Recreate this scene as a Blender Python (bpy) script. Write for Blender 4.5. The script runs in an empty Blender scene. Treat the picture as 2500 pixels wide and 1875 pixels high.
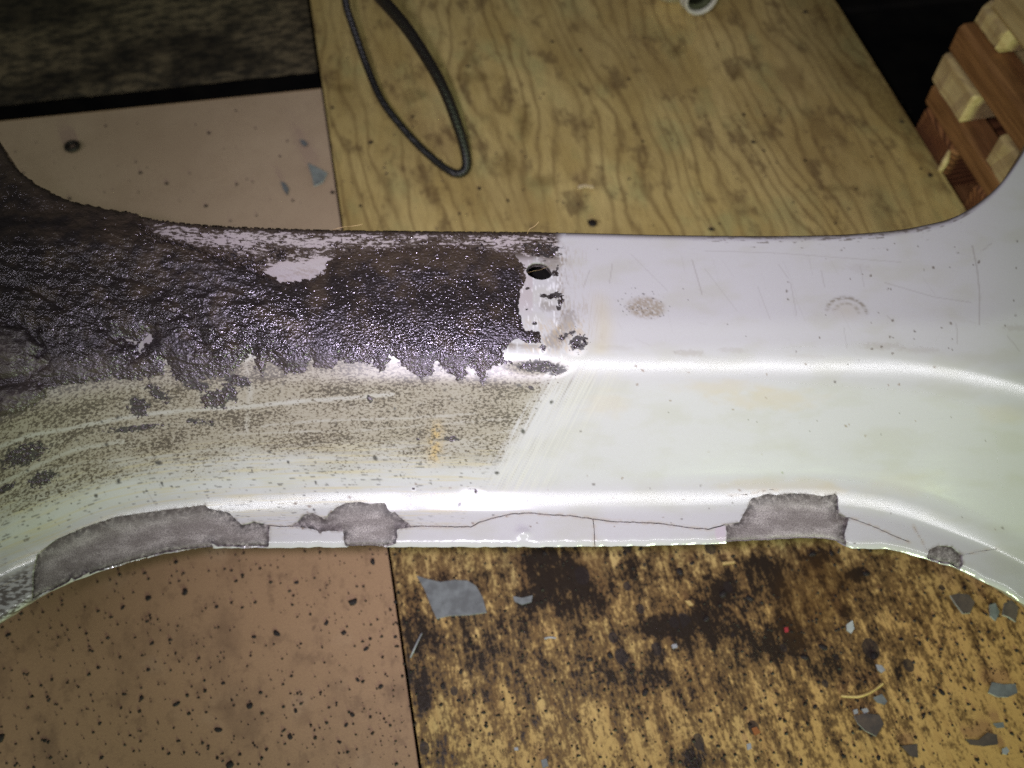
import bpy, math, random
import numpy as np
from mathutils import Vector

# ------------------------------------------------------------------ camera
SC = bpy.context.scene
COL = SC.collection
TILT = math.radians(31.0)
FPX = 2165.0                       # focal length in pixels of a 2500 px wide frame
CAM = np.array([0.0, -0.206, 0.531])
FW = np.array([0.0, math.sin(TILT), -math.cos(TILT)])
UP = np.array([0.0, math.cos(TILT), math.sin(TILT)])
cd = bpy.data.cameras.new('camera')
cam = bpy.data.objects.new('camera', cd)
COL.objects.link(cam)
cam.location = CAM
cam.rotation_euler = (TILT, 0, 0)
cd.sensor_width = 36.0
cd.lens = FPX / 2500.0 * 36.0
cd.clip_start = 0.01
cd.clip_end = 50.0
cd.dof.use_dof = True
cd.dof.focus_distance = 0.395
cd.dof.aperture_fstop = 8.5
SC.camera = cam

# ------------------------------------------------------------------ light
w = bpy.data.worlds.new('World'); SC.world = w
w.use_nodes = True
bg = w.node_tree.nodes['Background']
bg.inputs[0].default_value = (0.80, 0.88, 0.78, 1)
bg.inputs[1].default_value = 0.03
def lamp(name, kind, loc, power, color, size, target=None):
    d = bpy.data.lights.new(name, kind)
    d.energy = power; d.color = color
    if kind == 'AREA':
        d.shape = 'DISK'; d.size = size
    else:
        d.shadow_soft_size = size
    o = bpy.data.objects.new(name, d); COL.objects.link(o)
    o.location = loc
    if target is not None:
        o.rotation_euler = (Vector(target) - Vector(loc)).to_track_quat('-Z', 'Y').to_euler()
    return o
fl = CAM + UP * 0.010 + np.array([-0.040, 0, 0])
aim = CAM + 0.42 * (FW + UP * (937.5 - 800) / FPX + np.array([(1340 - 1250) / FPX, 0, 0]))
fo = lamp('flash_lamp', 'SPOT', tuple(fl), 8.9, (0.895, 0.83, 1.0), 0.012, tuple(aim))      # the flash beside the lens, brightest in the middle
fo.data.spot_size = math.radians(74); fo.data.spot_blend = 1.0
lamp('front_fill_lamp', 'AREA', (0.40, -1.02, 0.25), 6.6, (0.76, 1.0, 0.56), 0.26, (0.10, 0.0, 0.17))  # added greenish fill from low in front, no seen source
# the workshop's tube light, over the photographer's shoulder
tl = lamp('tube_light', 'AREA', (0.30, -0.46, 0.95), 7.0, (0.97, 0.96, 1.0), 0.1, (0.30, 0.0, 0.188))
tl.data.shape = 'RECTANGLE'; tl.data.size = 4.4; tl.data.size_y = 0.030

SC.view_settings.view_transform = 'Standard'
SC.view_settings.look = 'None'
SC.view_settings.exposure = 0.0
SC.view_settings.gamma = 1.0
SC.render.engine = 'CYCLES'
SC.cycles.max_bounces = 6
SC.cycles.use_denoising = False

# ------------------------------------------------------------------ numeric helpers
def ray(px, py):
    px = np.asarray(px, float); py = np.asarray(py, float)
    u = (px - 1250.0) / FPX; v = -(py - 937.5) / FPX
    return np.stack([u + 0 * v, FW[1] + v * UP[1] + 0 * u, FW[2] + v * UP[2] + 0 * u], -1)
def at(px, py, z=0.0):
    """the place where the view line through a photo pixel meets the height z"""
    d = ray(px, py)
    s = (z - CAM[2]) / d[..., 2]
    return CAM + d * s[..., None]
def to_px(P):
    q = P - CAM
    dep = q @ FW
    return 1250 + FPX * q[..., 0] / dep, 937.5 - FPX * (q @ UP) / dep
def sstep(a, b, x):
    t = np.clip((x - a) / (b - a), 0, 1)
    return t * t * (3 - 2 * t)
def _hash(ix, iy, seed):
    h = (ix.astype(np.int64) * 374761393 + iy.astype(np.int64) * 668265263 + seed * 1442695041) & 0xFFFFFFFF
    h = ((h ^ (h >> 13)) * 1274126177) & 0xFFFFFFFF
    h = ((h ^ (h >> 16)) * 2246822519) & 0xFFFFFFFF
    return ((h ^ (h >> 15)) & 0xFFFFFF) / float(0xFFFFFF)
def vnoise(x, y, seed=0):
    """gradient noise, about 0..1"""
    x, y = np.broadcast_arrays(np.asarray(x, float), np.asarray(y, float))
    ix = np.floor(x); iy = np.floor(y)
    fx = x - ix; fy = y - iy
    ux = fx * fx * fx * (fx * (fx * 6 - 15) + 10); uy = fy * fy * fy * (fy * (fy * 6 - 15) + 10)
    def g(dx, dy):
        a = _hash(ix + dx, iy + dy, seed) * 6.2831853
        return np.cos(a) * (fx - dx) + np.sin(a) * (fy - dy)
    a = g(0, 0); b = g(1, 0); c = g(0, 1); d = g(1, 1)
    return 0.5 + 0.80 * ((a + (b - a) * ux) * (1 - uy) + (c + (d - c) * ux) * uy)
def fbm(x, y, seed=0, oct=4, gain=0.5):
    s = 0; amp = 1; tot = 0
    for i in range(oct):
        s = s + amp * vnoise(x * 2.03 ** i + 17.3 * i, y * 2.03 ** i - 9.1 * i, seed + i * 7)
        tot += amp; amp *= gain
    return s / tot
def seg_dist(X, Y, pts):
    """distance to a polyline"""
    d = np.full(np.shape(X), 1e9)
    for (x0, y0), (x1, y1) in zip(pts[:-1], pts[1:]):
        vx, vy = x1 - x0, y1 - y0
        t = np.clip(((X - x0) * vx + (Y - y0) * vy) / (vx * vx + vy * vy + 1e-9), 0, 1)
        d = np.minimum(d, np.hypot(X - x0 - t * vx, Y - y0 - t * vy))
    return d
def poly_sdf(X, Y, pts, margin=90):
    """signed distance to a polygon, positive inside"""
    pts = [tuple(p) for p in pts]
    shp = X.shape; X = X.ravel(); Y = Y.ravel()
    a = np.array(pts)
    out = np.full(X.shape, -float(margin))
    m = (X > a[:, 0].min() - margin) & (X < a[:, 0].max() + margin) & (Y > a[:, 1].min() - margin) & (Y < a[:, 1].max() + margin)
    x = X[m]; y = Y[m]
    d = seg_dist(x, y, pts + [pts[0]])
    ins = np.zeros(x.shape, bool)
    for (x0, y0), (x1, y1) in zip(pts, pts[1:] + [pts[0]]):
        if y0 == y1: continue
        c = ((y0 > y) != (y1 > y)) & (x < (x1 - x0) * (y - y0) / (y1 - y0) + x0)
        ins ^= c
    out[m] = np.where(ins, d, -d)
    return out.reshape(shp)
def ell(X, Y, cx, cy, rx, ry, ang=0.0):
    """1 at the rim of an ellipse, 0 at its centre"""
    c, s = math.cos(ang), math.sin(ang)
    dx, dy = X - cx, Y - cy
    return np.hypot((dx * c + dy * s) / rx, (-dx * s + dy * c) / ry)
def mix(a, b, t):
    b = np.asarray(b, float)
    return a * (1 - t[..., None]) + b * t[..., None]

# ------------------------------------------------------------------ mesh helpers
def link_mesh(name, me, mat=None, parent=None):
    o = bpy.data.objects.new(name, me); COL.objects.link(o)
    if mat is not None: me.materials.append(mat)
    if parent is not None: o.parent = parent
    return o
def np_mesh(name, V, faces, mat, parent=None, attrs=None, smooth=True):
    """faces: (n,3) or (n,4) int array"""
    me = bpy.data.meshes.new(name)
    V = np.ascontiguousarray(V, np.float32); faces = np.ascontiguousarray(faces, np.int32)
    k = faces.shape[1]
    me.vertices.add(len(V)); me.vertices.foreach_set('co', V.ravel())
    me.loops.add(faces.size); me.loops.foreach_set('vertex_index', faces.ravel())
    me.polygons.add(len(faces))
    me.polygons.foreach_set('loop_start', np.arange(0, faces.size, k, dtype=np.int32))
    me.polygons.foreach_set('use_smooth', np.full(len(faces), smooth))
    for an, av in (attrs or {}).items():
        av = np.asarray(av, np.float32)
        if an == 'flow':
            a = me.attributes.new(an, 'FLOAT_VECTOR', 'POINT')
            a.data.foreach_set('vector', np.ascontiguousarray(av).ravel())
        elif av.ndim == 2:
            a = me.attributes.new(an, 'FLOAT_COLOR', 'POINT')
            c = np.ones((len(av), 4), np.float32); c[:, :3] = av
            a.data.foreach_set('color', c.ravel())
        else:
            a = me.attributes.new(an, 'FLOAT', 'POINT')
            a.data.foreach_set('value', av)
    me.update(calc_edges=True)
    return link_mesh(name, me, mat, parent)
def py_mesh(name, V, F, mat, parent=None, smooth=False):
    me = bpy.data.meshes.new(name)
    me.from_pydata([tuple(map(float, v)) for v in V], [], F)
    if smooth:
        me.polygons.foreach_set('use_smooth', [True] * len(me.polygons))
    me.update()
    return link_mesh(name, me, mat, parent)
def grid_faces(nr, nc):
    i = np.arange(nr * nc).reshape(nr, nc)
    return np.stack([i[:-1, :-1].ravel(), i[1:, :-1].ravel(), i[1:, 1:].ravel(), i[:-1, 1:].ravel()], 1)
def clip_tris(n, tris, F):
    """keep F > 0; returns tris, list of (ia, ib, t) for the new vertices, cut segments"""
    pos = F > 0
    c = pos[tris].sum(1)
    full = tris[c == 3]
    one = tris[c == 1]; two = tris[c == 2]
    def roll(t, first):
        k = first.argmax(1)
        r = np.arange(len(t))
        return np.stack([t[r, k], t[r, (k + 1) % 3], t[r, (k + 2) % 3]], 1)
    one = roll(one, pos[one]) if len(one) else one.reshape(0, 3)
    two = roll(two, ~pos[two]) if len(two) else two.reshape(0, 3)
    e = np.concatenate([one[:, [0, 1]], one[:, [0, 2]], two[:, [0, 1]], two[:, [0, 2]]])
    es = np.sort(e, 1)
    uq, inv = np.unique(es, axis=0, return_inverse=True)
    inv = inv.ravel() + n
    n1, n2 = len(one), len(two)
    i01, i02, j01, j02 = inv[:n1], inv[n1:2 * n1], inv[2 * n1:2 * n1 + n2], inv[2 * n1 + n2:]
    t1 = np.stack([one[:, 0], i01, i02], 1)
    t2 = np.stack([two[:, 1], two[:, 2], j02], 1)
    t3 = np.stack([two[:, 1], j02, j01], 1)
    segs = np.concatenate([np.stack([i01, i02], 1), np.stack([j02, j01], 1)])
    Fa, Fb = F[uq[:, 0]], F[uq[:, 1]]
    t = Fa / (Fa - Fb)
    return np.concatenate([full, t1, t2, t3]), uq, t, segs
def clipped_layer(name, P, N, F, attrs, mat, parent, wall=0.0):
    """a skin over a grid: only where F > 0, with a cut wall of the given depth"""
    nr, nc = P.shape[:2]
    q = grid_faces(nr, nc)
    tris = np.concatenate([q[:, [0, 1, 2]], q[:, [0, 2, 3]]])
    Pf = P.reshape(-1, 3); Nf = N.reshape(-1, 3); Ff = F.ravel()
    tr, uq, t, segs = clip_tris(len(Pf), tris, Ff)
    def ext(a):
        a = np.asarray(a)
        tt = t if a.ndim == 1 else t[:, None]
        return np.concatenate([a, a[uq[:, 0]] * (1 - tt) + a[uq[:, 1]] * tt])
    V = ext(Pf); NN = ext(Nf)
    A = {k: ext(v.reshape(len(Pf), -1).squeeze(-1) if v.ndim == 2 else v.reshape(len(Pf), 3)) for k, v in attrs.items()}
    if wall and len(segs):
        su, si = np.unique(segs, return_inverse=True)
        si = si.reshape(segs.shape)
        b0 = len(V); b1 = b0 + len(su)
        V = np.concatenate([V, V[su], V[su] - NN[su] * wall])
        A = {k: np.concatenate([v, v[su], v[su]]) for k, v in A.items()}
        w1 = np.stack([b0 + si[:, 0], b1 + si[:, 0], b1 + si[:, 1]], 1)
        w2 = np.stack([b0 + si[:, 0], b1 + si[:, 1], b0 + si[:, 1]], 1)
        tr = np.concatenate([tr, w1, w2])
    used = np.unique(tr)
    remap = np.full(len(V), -1, np.int64); remap[used] = np.arange(len(used))
    return np_mesh(name, V[used], remap[tr], mat, parent, {k: v[used] for k, v in A.items()})
def empty(name, loc, rz=0.0):
    o = bpy.data.objects.new(name, None); COL.objects.link(o)
    o.empty_display_size = 0.02
    o.location = loc; o.rotation_euler = (0, 0, rz)
    return o
def tag(o, label=None, cat=None, group=None, kind=None):
    if label: o['label'] = label
    if cat: o['category'] = cat
    if group: o['group'] = group
    if kind: o['kind'] = kind
    return o

# ------------------------------------------------------------------ material helpers
class Mat:
    def __init__(s, name, rough=0.6, spec=0.5):
        s.m = bpy.data.materials.new(name); s.m.use_nodes = True
        s.t = s.m.node_tree; s.n = s.t.nodes
        s.b = s.n['Principled BSDF']
        s.b.inputs['Roughness'].default_value = rough
        s.b.inputs['Specular IOR Level'].default_value = spec
    def new(s, k, **kw):
        nd = s.n.new(k)
        for a, v in kw.items(): setattr(nd, a, v)
        return nd
    def put(s, sock, v):
        if isinstance(v, bpy.types.NodeSocket): s.t.links.new(v, sock)
        elif isinstance(v, (tuple, list)) and len(v) == 3 and sock.type == 'RGBA': sock.default_value = (*v, 1)
        else: sock.default_value = v
    def attr(s, name, color=False):
        nd = s.new('ShaderNodeAttribute', attribute_name=name)
        return nd.outputs['Color'] if color else nd.outputs['Fac']
    def coord(s, scale=(1, 1, 1)):
        tc = s.new('ShaderNodeTexCoord'); mp = s.new('ShaderNodeMapping')
        s.t.links.new(tc.outputs['Object'], mp.inputs[0])
        mp.inputs['Scale'].default_value = scale
        return mp.outputs[0]
    def noise(s, vec, scale=1.0, detail=3.0, rough=0.55, dist=0.0):
        nd = s.new('ShaderNodeTexNoise')
        s.put(nd.inputs['Vector'], vec)
        nd.inputs['Scale'].default_value = scale; nd.inputs['Detail'].default_value = detail
        nd.inputs['Roughness'].default_value = rough; nd.inputs['Distortion'].default_value = dist
        return nd.outputs[0]
    def voro(s, vec, scale, out='Distance', rnd=1.0):
        nd = s.new('ShaderNodeTexVoronoi')
        s.put(nd.inputs['Vector'], vec); nd.inputs['Scale'].default_value = scale
        nd.inputs['Randomness'].default_value = rnd
        return nd.outputs[out]
    def math(s, op, a, b=0.0, c=0.0):
        nd = s.new('ShaderNodeMath', operation=op)
        s.put(nd.inputs[0], a); s.put(nd.inputs[1], b); s.put(nd.inputs[2], c)
        return nd.outputs[0]
    def step(s, x, a, b, lo=0.0, hi=1.0):
        nd = s.new('ShaderNodeMapRange', interpolation_type='SMOOTHSTEP')
        s.put(nd.inputs[0], x)
        for i, v in zip((1, 2, 3, 4), (a, b, lo, hi)): s.put(nd.inputs[i], v)
        return nd.outputs[0]
    def mix(s, f, a, b, mode='MIX'):
        nd = s.new('ShaderNodeMix', data_type='RGBA', blend_type=mode)
        s.put(nd.inputs[0], f); s.put(nd.inputs[6], a); s.put(nd.inputs[7], b)
        return nd.outputs[2]
    def bump(s, h, strength=0.3, dist=0.001):
        nd = s.new('ShaderNodeBump')
        nd.inputs['Strength'].default_value = strength; nd.inputs['Distance'].default_value = dist
        s.put(nd.inputs['Height'], h)
        s.t.links.new(nd.outputs[0], s.b.inputs['Normal'])
    def color(s, v): s.put(s.b.inputs['Base Color'], v)
    def rough(s, v): s.put(s.b.inputs['Roughness'], v)

def paint_mat():
    m = Mat('white_powder_coat', 0.3, 0.8)
    c = m.attr('tone', True)
    fa = m.new('ShaderNodeAttribute', attribute_name='flow').outputs['Vector']
    def fl_(sx, sy, off=0.0):
        mp = m.new('ShaderNodeMapping'); m.put(mp.inputs[0], fa)
        mp.inputs['Scale'].default_value = (100 / sx, 100 / sy, 1); mp.inputs['Location'].default_value = (off, off, off)
        return mp.outputs[0]
    n = m.noise(m.coord(), 900, 3)
    c = m.mix(m.step(n, 0.35, 0.7, 0.0, 0.08), c, (0.42, 0.38, 0.33))
    # pepper of grime left on the film
    dens = m.attr('spk')
    nz = m.math('ADD', m.math('MULTIPLY', m.noise(fl_(9.5, 5.6), 1.0, 4, 0.68), 0.55), m.math('MULTIPLY', m.noise(fl_(6.5, 4.2, 3.3), 1.0, 3, 0.7), 0.45))
    d = m.math('SUBTRACT', nz, m.math('SUBTRACT', 0.625, m.math('MULTIPLY', dens, 0.135)))
    gate = m.step(dens, 0.02, 0.22)
    c = m.mix(m.math('MULTIPLY', m.step(d, -0.055, 0.0), m.math('MULTIPLY', gate, 0.55)), c, (0.15, 0.11, 0.065))
    c = m.mix(m.math('MULTIPLY', m.step(d, 0.0, 0.035), m.math('MULTIPLY', gate, 0.74)), c, (0.040, 0.030, 0.023))
    # streaky remains on the top edge
    sg = m.attr('stg'); sb = m.attr('stb')
    ts = m.math('ADD', m.math('MULTIPLY', m.noise(fl_(26, 4.6), 1.0, 5, 0.66), 0.6), m.math('MULTIPLY', m.noise(fl_(11, 5.5, 7.7), 1.0, 4, 0.62), 0.4))
    d = m.math('ADD', ts, sb)
    c = m.mix(m.math('MULTIPLY', m.step(d, 0.475, 0.52), m.math('MULTIPLY', sg, 0.93)), c, (0.050, 0.035, 0.022))
    # blotches
    mot = m.attr('mot')
    q = m.math('MULTIPLY_ADD', m.math('SUBTRACT', m.noise(fl_(15, 10, 1.1), 1.0, 6, 0.68), 0.5), 2.6, mot)
    c = m.mix(m.math('MULTIPLY', m.step(q, 0.62, 0.74), m.math('MULTIPLY', m.step(mot, 0.02, 0.15), 0.96)), c, (0.026, 0.020, 0.018))
    m.color(c)
    r = m.attr('rough')
    n2 = m.noise(m.coord((60, 300, 300)), 1.0, 3)
    m.rough(m.math('MULTIPLY_ADD', n2, 0.06, m.math('SUBTRACT', r, 0.03)))
    m.bump(m.noise(m.coord(), 160, 2), 0.02, 0.0006)
    return m.m
def grime_mat():
    m = Mat('wet_black_grease', 0.22, 1.0)
    co = m.coord()
    n = m.noise(co, 90, 3)
    base = m.mix(m.step(m.math('ADD', n, m.math('MULTIPLY', m.attr('brown'), 0.22)), 0.38, 0.72), (0.022, 0.017, 0.016), (0.060, 0.043, 0.030))
    dry = m.attr('dry')
    m.color(m.mix(dry, base, (0.110, 0.086, 0.078)))
    m.b.inputs['Specular Tint'].default_value = (0.92, 0.84, 1.0, 1)
    m.rough(m.math('MULTIPLY_ADD', dry, 0.30, m.math('ADD', m.step(m.noise(co, 600, 2), 0.3, 0.7, 0.14, 0.27), m.step(m.noise(m.coord((30, 60, 60)), 1.0, 3), 0.45, 0.65, 0.0, 0.16))))
    fine = m.noise(m.coord((800, 1000, 1000)), 1.0, 1, 0.5)
    mid = m.noise(m.coord((260, 420, 420)), 1.0, 2, 0.5)
    m.bump(m.math('ADD', m.math('MULTIPLY', fine, 0.80), m.math('MULTIPLY', mid, 0.45)), 1.0, 0.00088)
    return m.m
def bare_mat():
    m = Mat('bare_greyed_substrate', 0.5, 0.5)
    co = m.coord()
    n = m.noise(co, 2200, 3, 0.7)
    big = m.noise(m.coord((60, 160, 160)), 1.0, 4)
    c = m.mix(m.step(n, 0.30, 0.70), (0.14, 0.123, 0.112), (0.50, 0.45, 0.42))
    c = m.mix(m.math('MULTIPLY', m.attr('rim'), m.step(m.noise(co, 400, 4, 0.65), 0.3, 0.6)), c, (0.030, 0.024, 0.022))  # rim dirt, widened to paint in deeper edge shade
    m.color(m.mix(m.step(big, 0.35, 0.62, 0.0, 0.55), c, (0.09, 0.07, 0.06)))
    m.bump(n, 0.35, 0.0004)
    return m.m
def plain_mat(name, col, col2, scale=200, rough=0.5, spec=0.5, bump=0.1, stretch=(1, 1, 1)):
    m = Mat(name, rough, spec)
    n = m.noise(m.coord(stretch), scale, 4)
    m.color(m.mix(m.step(n, 0.3, 0.7), col, col2))
    if bump: m.bump(n, bump, 0.0008)
    return m.m

# ------------------------------------------------------------------ floor and boards
Z_FLOOR = -0.075
# the boards run along one direction: both long edges of the plywood share a vanishing point
d = ray(371.0, -2666.0); YAW = math.atan2(-d[0], d[1])       # rotation about z of the board's own y axis
AY = np.array([-math.sin(YAW), math.cos(YAW), 0]); AX = np.array([math.cos(YAW), math.sin(YAW), 0])
seam = at(892.0, 948.0)                                       # on the seam of the two boards
edge = at(2283.0, 394.0)
PLY_W = float((edge - seam) @ AX)

def board_grid(x0, x1, y0, y1, step):
    xs = np.linspace(x0, x1, max(2, int((x1 - x0) / step))); ys = np.linspace(y0, y1, max(2, int((y1 - y0) / step)))
    X, Y = np.meshgrid(xs, ys)
    W = seam + X[..., None] * AX + Y[..., None] * AY
    return X, Y, W

def ply_mat():
    m = Mat('stained_plywood_veneer', 0.6, 0.35)
    soil = m.attr('soil'); ang = m.coord()
    # growth bands: long along the board, waving across it
    low = m.noise(m.coord((9, 2.6, 1)), 1.0, 2, 0.5)
    wob = m.noise(m.coord((40, 14, 1)), 1.0, 3, 0.55)
    sx = m.new('ShaderNodeSeparateXYZ'); m.put(sx.inputs[0], ang)
    ph = m.math('ADD', m.math('MULTIPLY', sx.outputs[0], 150.0), m.math('ADD', m.math('MULTIPLY', low, 24.0), m.math('MULTIPLY', wob, 3.2)))
    band = m.math('PINGPONG', ph, 1.0)
    band = m.step(band, 0.15, 1.0)
    pres = m.step(m.noise(m.coord((14, 5, 1)), 1.0, 2), 0.34, 0.58, 0.25, 1.0)
    band = m.math('MULTIPLY', m.math('POWER', band, 3.2), pres)
    wood = m.mix(m.step(m.noise(m.coord((22, 9, 1)), 1.0, 4, 0.6), 0.32, 0.68), (0.73, 0.555, 0.225), (0.55, 0.395, 0.14))
    wood = m.mix(m.step(m.noise(m.coord((30, 17, 5)), 1.0, 3), 0.50, 0.72, 0.0, 0.50), wood, (0.46, 0.45, 0.19))
    wood = m.mix(m.math('MULTIPLY', band, 0.60), wood, (0.19, 0.11, 0.04))
    fib = m.noise(m.coord((950, 55, 1)), 1.0, 3, 0.6)
    wood = m.mix(m.step(fib, 0.40, 0.72, 0.0, 0.40), wood, (0.22, 0.145, 0.055))
    wood = m.mix(m.step(m.noise(m.coord((8, 5, 1)), 1.0, 3), 0.42, 0.66, 0.0, 0.40), wood, (0.30, 0.20, 0.075))
    # ingrained brown marks
    blot = m.noise(m.coord((46, 24, 1)), 1.0, 5, 0.65)
    wood = m.mix(m.step(blot, 0.52, 0.66, 0.0, 0.62), wood, (0.13, 0.075, 0.035))
    # the orange rubbed wood and oily soil nearer the work
    orange = m.attr('orange')
    wood = m.mix(m.math('MULTIPLY', orange, 0.75), wood, (0.68, 0.395, 0.125))
    s1 = m.noise(m.coord((170, 34, 1)), 1.0, 6, 0.70)
    s2 = m.noise(m.coord((85, 68, 1)), 1.0, 7, 0.76)
    s = m.math('ADD', m.math('MULTIPLY', s1, 0.50), m.math('MULTIPLY', s2, 0.50))
    s3 = m.noise(m.coord((520, 300, 1)), 1.0, 3, 0.6)
    s = m.math('ADD', s, m.math('MULTIPLY', soil, 0.31))
    s = m.math('ADD', s, m.math('MULTIPLY', m.math('SUBTRACT', s3, 0.5), 0.30))
    lo = m.step(s, 0.625, 0.735)
    hi = m.step(s, 0.735, 0.815)
    dirt = m.mix(m.noise(m.coord((60, 60, 1)), 1.0, 4), (0.15, 0.076, 0.022), (0.075, 0.038, 0.014))
    wood = m.mix(m.math('MULTIPLY', lo, 0.86), wood, dirt)
    wood = m.mix(m.math('MULTIPLY', hi, 0.92), wood, (0.017, 0.013, 0.012))
    wood = m.mix(m.math('MULTIPLY', m.attr('stain_shade'), m.step(s3, 0.25, 0.6, 1.0, 0.6)), wood, (0.085, 0.042, 0.012))  # brown oil marks, plus the shade painted at the right edge
    # dark drip dots
    v = m.voro(m.coord((95, 75, 1)), 1.0); vc = m.voro(m.coord((95, 75, 1)), 1.0, 'Color')
    r = m.math('MULTIPLY', m.math('POWER', vc, 5.0), m.math('ADD', 0.10, m.math('MULTIPLY', soil, 0.75)))
    dot = m.math('LESS_THAN', v, r)
    wood = m.mix(m.math('MULTIPLY', dot, 0.85), wood, (0.03, 0.022, 0.02))
    m.color(wood)
    m.rough(m.math('SUBTRACT', 0.62, m.math('MULTIPLY', m.math('MAXIMUM', hi, m.attr('stain_shade')), 0.30)))
    m.bump(m.math('ADD', m.math('MULTIPLY', fib, 0.3), m.math('MULTIPLY', s, 0.9)), 0.35, 0.0016)
    return m.m
def hardboard_mat():
    m = Mat('oil_spotted_hardboard', 0.55, 0.35)
    soil = m.attr('soil')
    big = m.noise(m.coord(), 9, 4, 0.6)
    c = m.mix(m.step(big, 0.3, 0.7), (0.63, 0.475, 0.325), (0.54, 0.395, 0.265))
    c = m.mix(m.step(soil, 0.15, 0.7, 0.0, 0.88), c, (0.375, 0.222, 0.115))
    fine = m.noise(m.coord(), 900, 2)
    c = m.mix(m.step(fine, 0.3, 0.75, 0.0, 0.30), c, (0.24, 0.14, 0.09))
    sm = m.noise(m.coord((26, 16, 1)), 1.0, 5, 0.62)
    c = m.mix(m.math('MULTIPLY', m.step(sm, 0.50, 0.70), m.math('MULTIPLY', soil, 0.62)), c, (0.13, 0.075, 0.045))
    sm2 = m.noise(m.coord((90, 70, 1)), 1.0, 5, 0.65)
    c = m.mix(m.math('MULTIPLY', m.step(sm2, 0.52, 0.66), m.math('MULTIPLY', soil, 0.45)), c, (0.15, 0.085, 0.05))
    for k, (sc, pw, amp, dark) in enumerate(((70, 3.4, 0.26, 0.70), (165, 3.2, 0.32, 0.52), (330, 3.0, 0.34, 0.38))):
        vec = m.coord((sc, sc, 1))
        nz = m.new('ShaderNodeVectorMath', operation='ADD')
        m.put(nz.inputs[0], vec)
        w_ = m.new('ShaderNodeTexNoise'); m.put(w_.inputs['Vector'], vec); w_.inputs['Scale'].default_value = 2.2
        sc_ = m.new('ShaderNodeVectorMath', operation='SCALE'); m.put(sc_.inputs[0], w_.outputs[1]); sc_.inputs[3].default_value = 0.35
        m.put(nz.inputs[1], sc_.outputs[0])
        v = m.voro(nz.outputs[0], 1.0); vc = m.voro(nz.outputs[0], 1.0, 'Color')
        r = m.math('MULTIPLY', m.math('POWER', vc, pw), m.math('MULTIPLY', m.math('ADD', 0.06, m.math('MULTIPLY', soil, 0.94)), amp))
        dd = m.math('SUBTRACT', r, v)
        c = m.mix(m.math('MULTIPLY', m.step(dd, -0.07, 0.12), m.math('MULTIPLY', m.step(r, 0.04, 0.10), dark)), c, (0.060, 0.034, 0.022))
    m.color(c)
    m.bump(fine, 0.15, 0.0005)
    return m.m

def soil_fields(W):
    X, Y = to_px(W)
    s = sstep(1180, 1420, Y) * 0.78
    s = s * (1 - 0.35 * sstep(2050, 2450, X)) * (1 - 0.30 * sstep(1620, 1850, Y))
    s += 0.10 * (1 - sstep(560, 900, Y))
    blobs = [(1352, 1400, 75, 100, .45), (1440, 1440, 60, 60, .3), (1640, 1530, 75, 28, .5), (1690, 1855, 75, 40, .5), (1290, 1470, 35, 30, .35),
             (1850, 1370, 60, 40, .4), (1900, 1420, 60, 50, .3), (1990, 1350, 60, 40, .4), (2100, 1400, 30, 22, .5), (1760, 1440, 60, 50, .3),
             (1720, 1530, 110, 60, .28), (1900, 1560, 90, 60, .35), (1010, 1560, 35, 60, .4), (1030, 1690, 40, 60, .35), (1560, 1660, 70, 40, .22),
             (1050, 1840, 60, 60, .3), (1200, 1560, 120, 70, .12), (2120, 1770, 45, 40, .35), (1540, 1370, 30, 40, .3), (1300, 1360, 60, 30, .3), (1450, 545, 22, 16, .8)]
    for cx, cy, rx, ry, a in blobs:
        s += a * np.clip(1.25 - ell(X, Y, cx, cy, rx, ry), 0, 1)
    stain_shade = np.clip(1.2 - ell(X, Y, 1985, 1460, 125, 150, 0.3) + 0.5 * (fbm(X / 60, Y / 60, 5) - 0.5), 0, 1)
    stain_shade = sstep(0.1, 0.8, stain_shade) * 0.62
    for (cx, cy, rx, ry) in ((1650, 125, 26, 16), (1235, 400, 40, 34), (1010, 232, 40, 20), (838, 215, 40, 12), (1330, 440, 40, 20), (1800, 185, 20, 14), (2030, 460, 24, 10), (2085, 460, 20, 8), (1150, 190, 70, 14), (1280, 300, 22, 50)):
        q = np.clip(1.3 - ell(X, Y, cx, cy, rx, ry) + 1.3 * (fbm(X / 22, Y / 22, 3) - 0.5), 0, 1)
        stain_shade = np.maximum(stain_shade, 0.5 * sstep(0.1, 0.9, q))
    side = np.clip(1 - (PLY_W - ((W - seam) @ AX)) / (0.018 + 0.085 * sstep(420, 40, Y)), 0, 1) * sstep(470, 300, Y)  # soft shade painted along the upper right edge of the sheet
    stain_shade = np.maximum(stain_shade, 0.72 * sstep(0.15, 0.9, side + 0.5 * (fbm(X / 70, Y / 90, 7) - .5) * (side > 0)))
    orange = sstep(1250, 1500, Y) * (0.55 + 0.45 * sstep(1400, 2300, X))
    return X, Y, np.clip(s, 0, 1.2), stain_shade, orange

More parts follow.
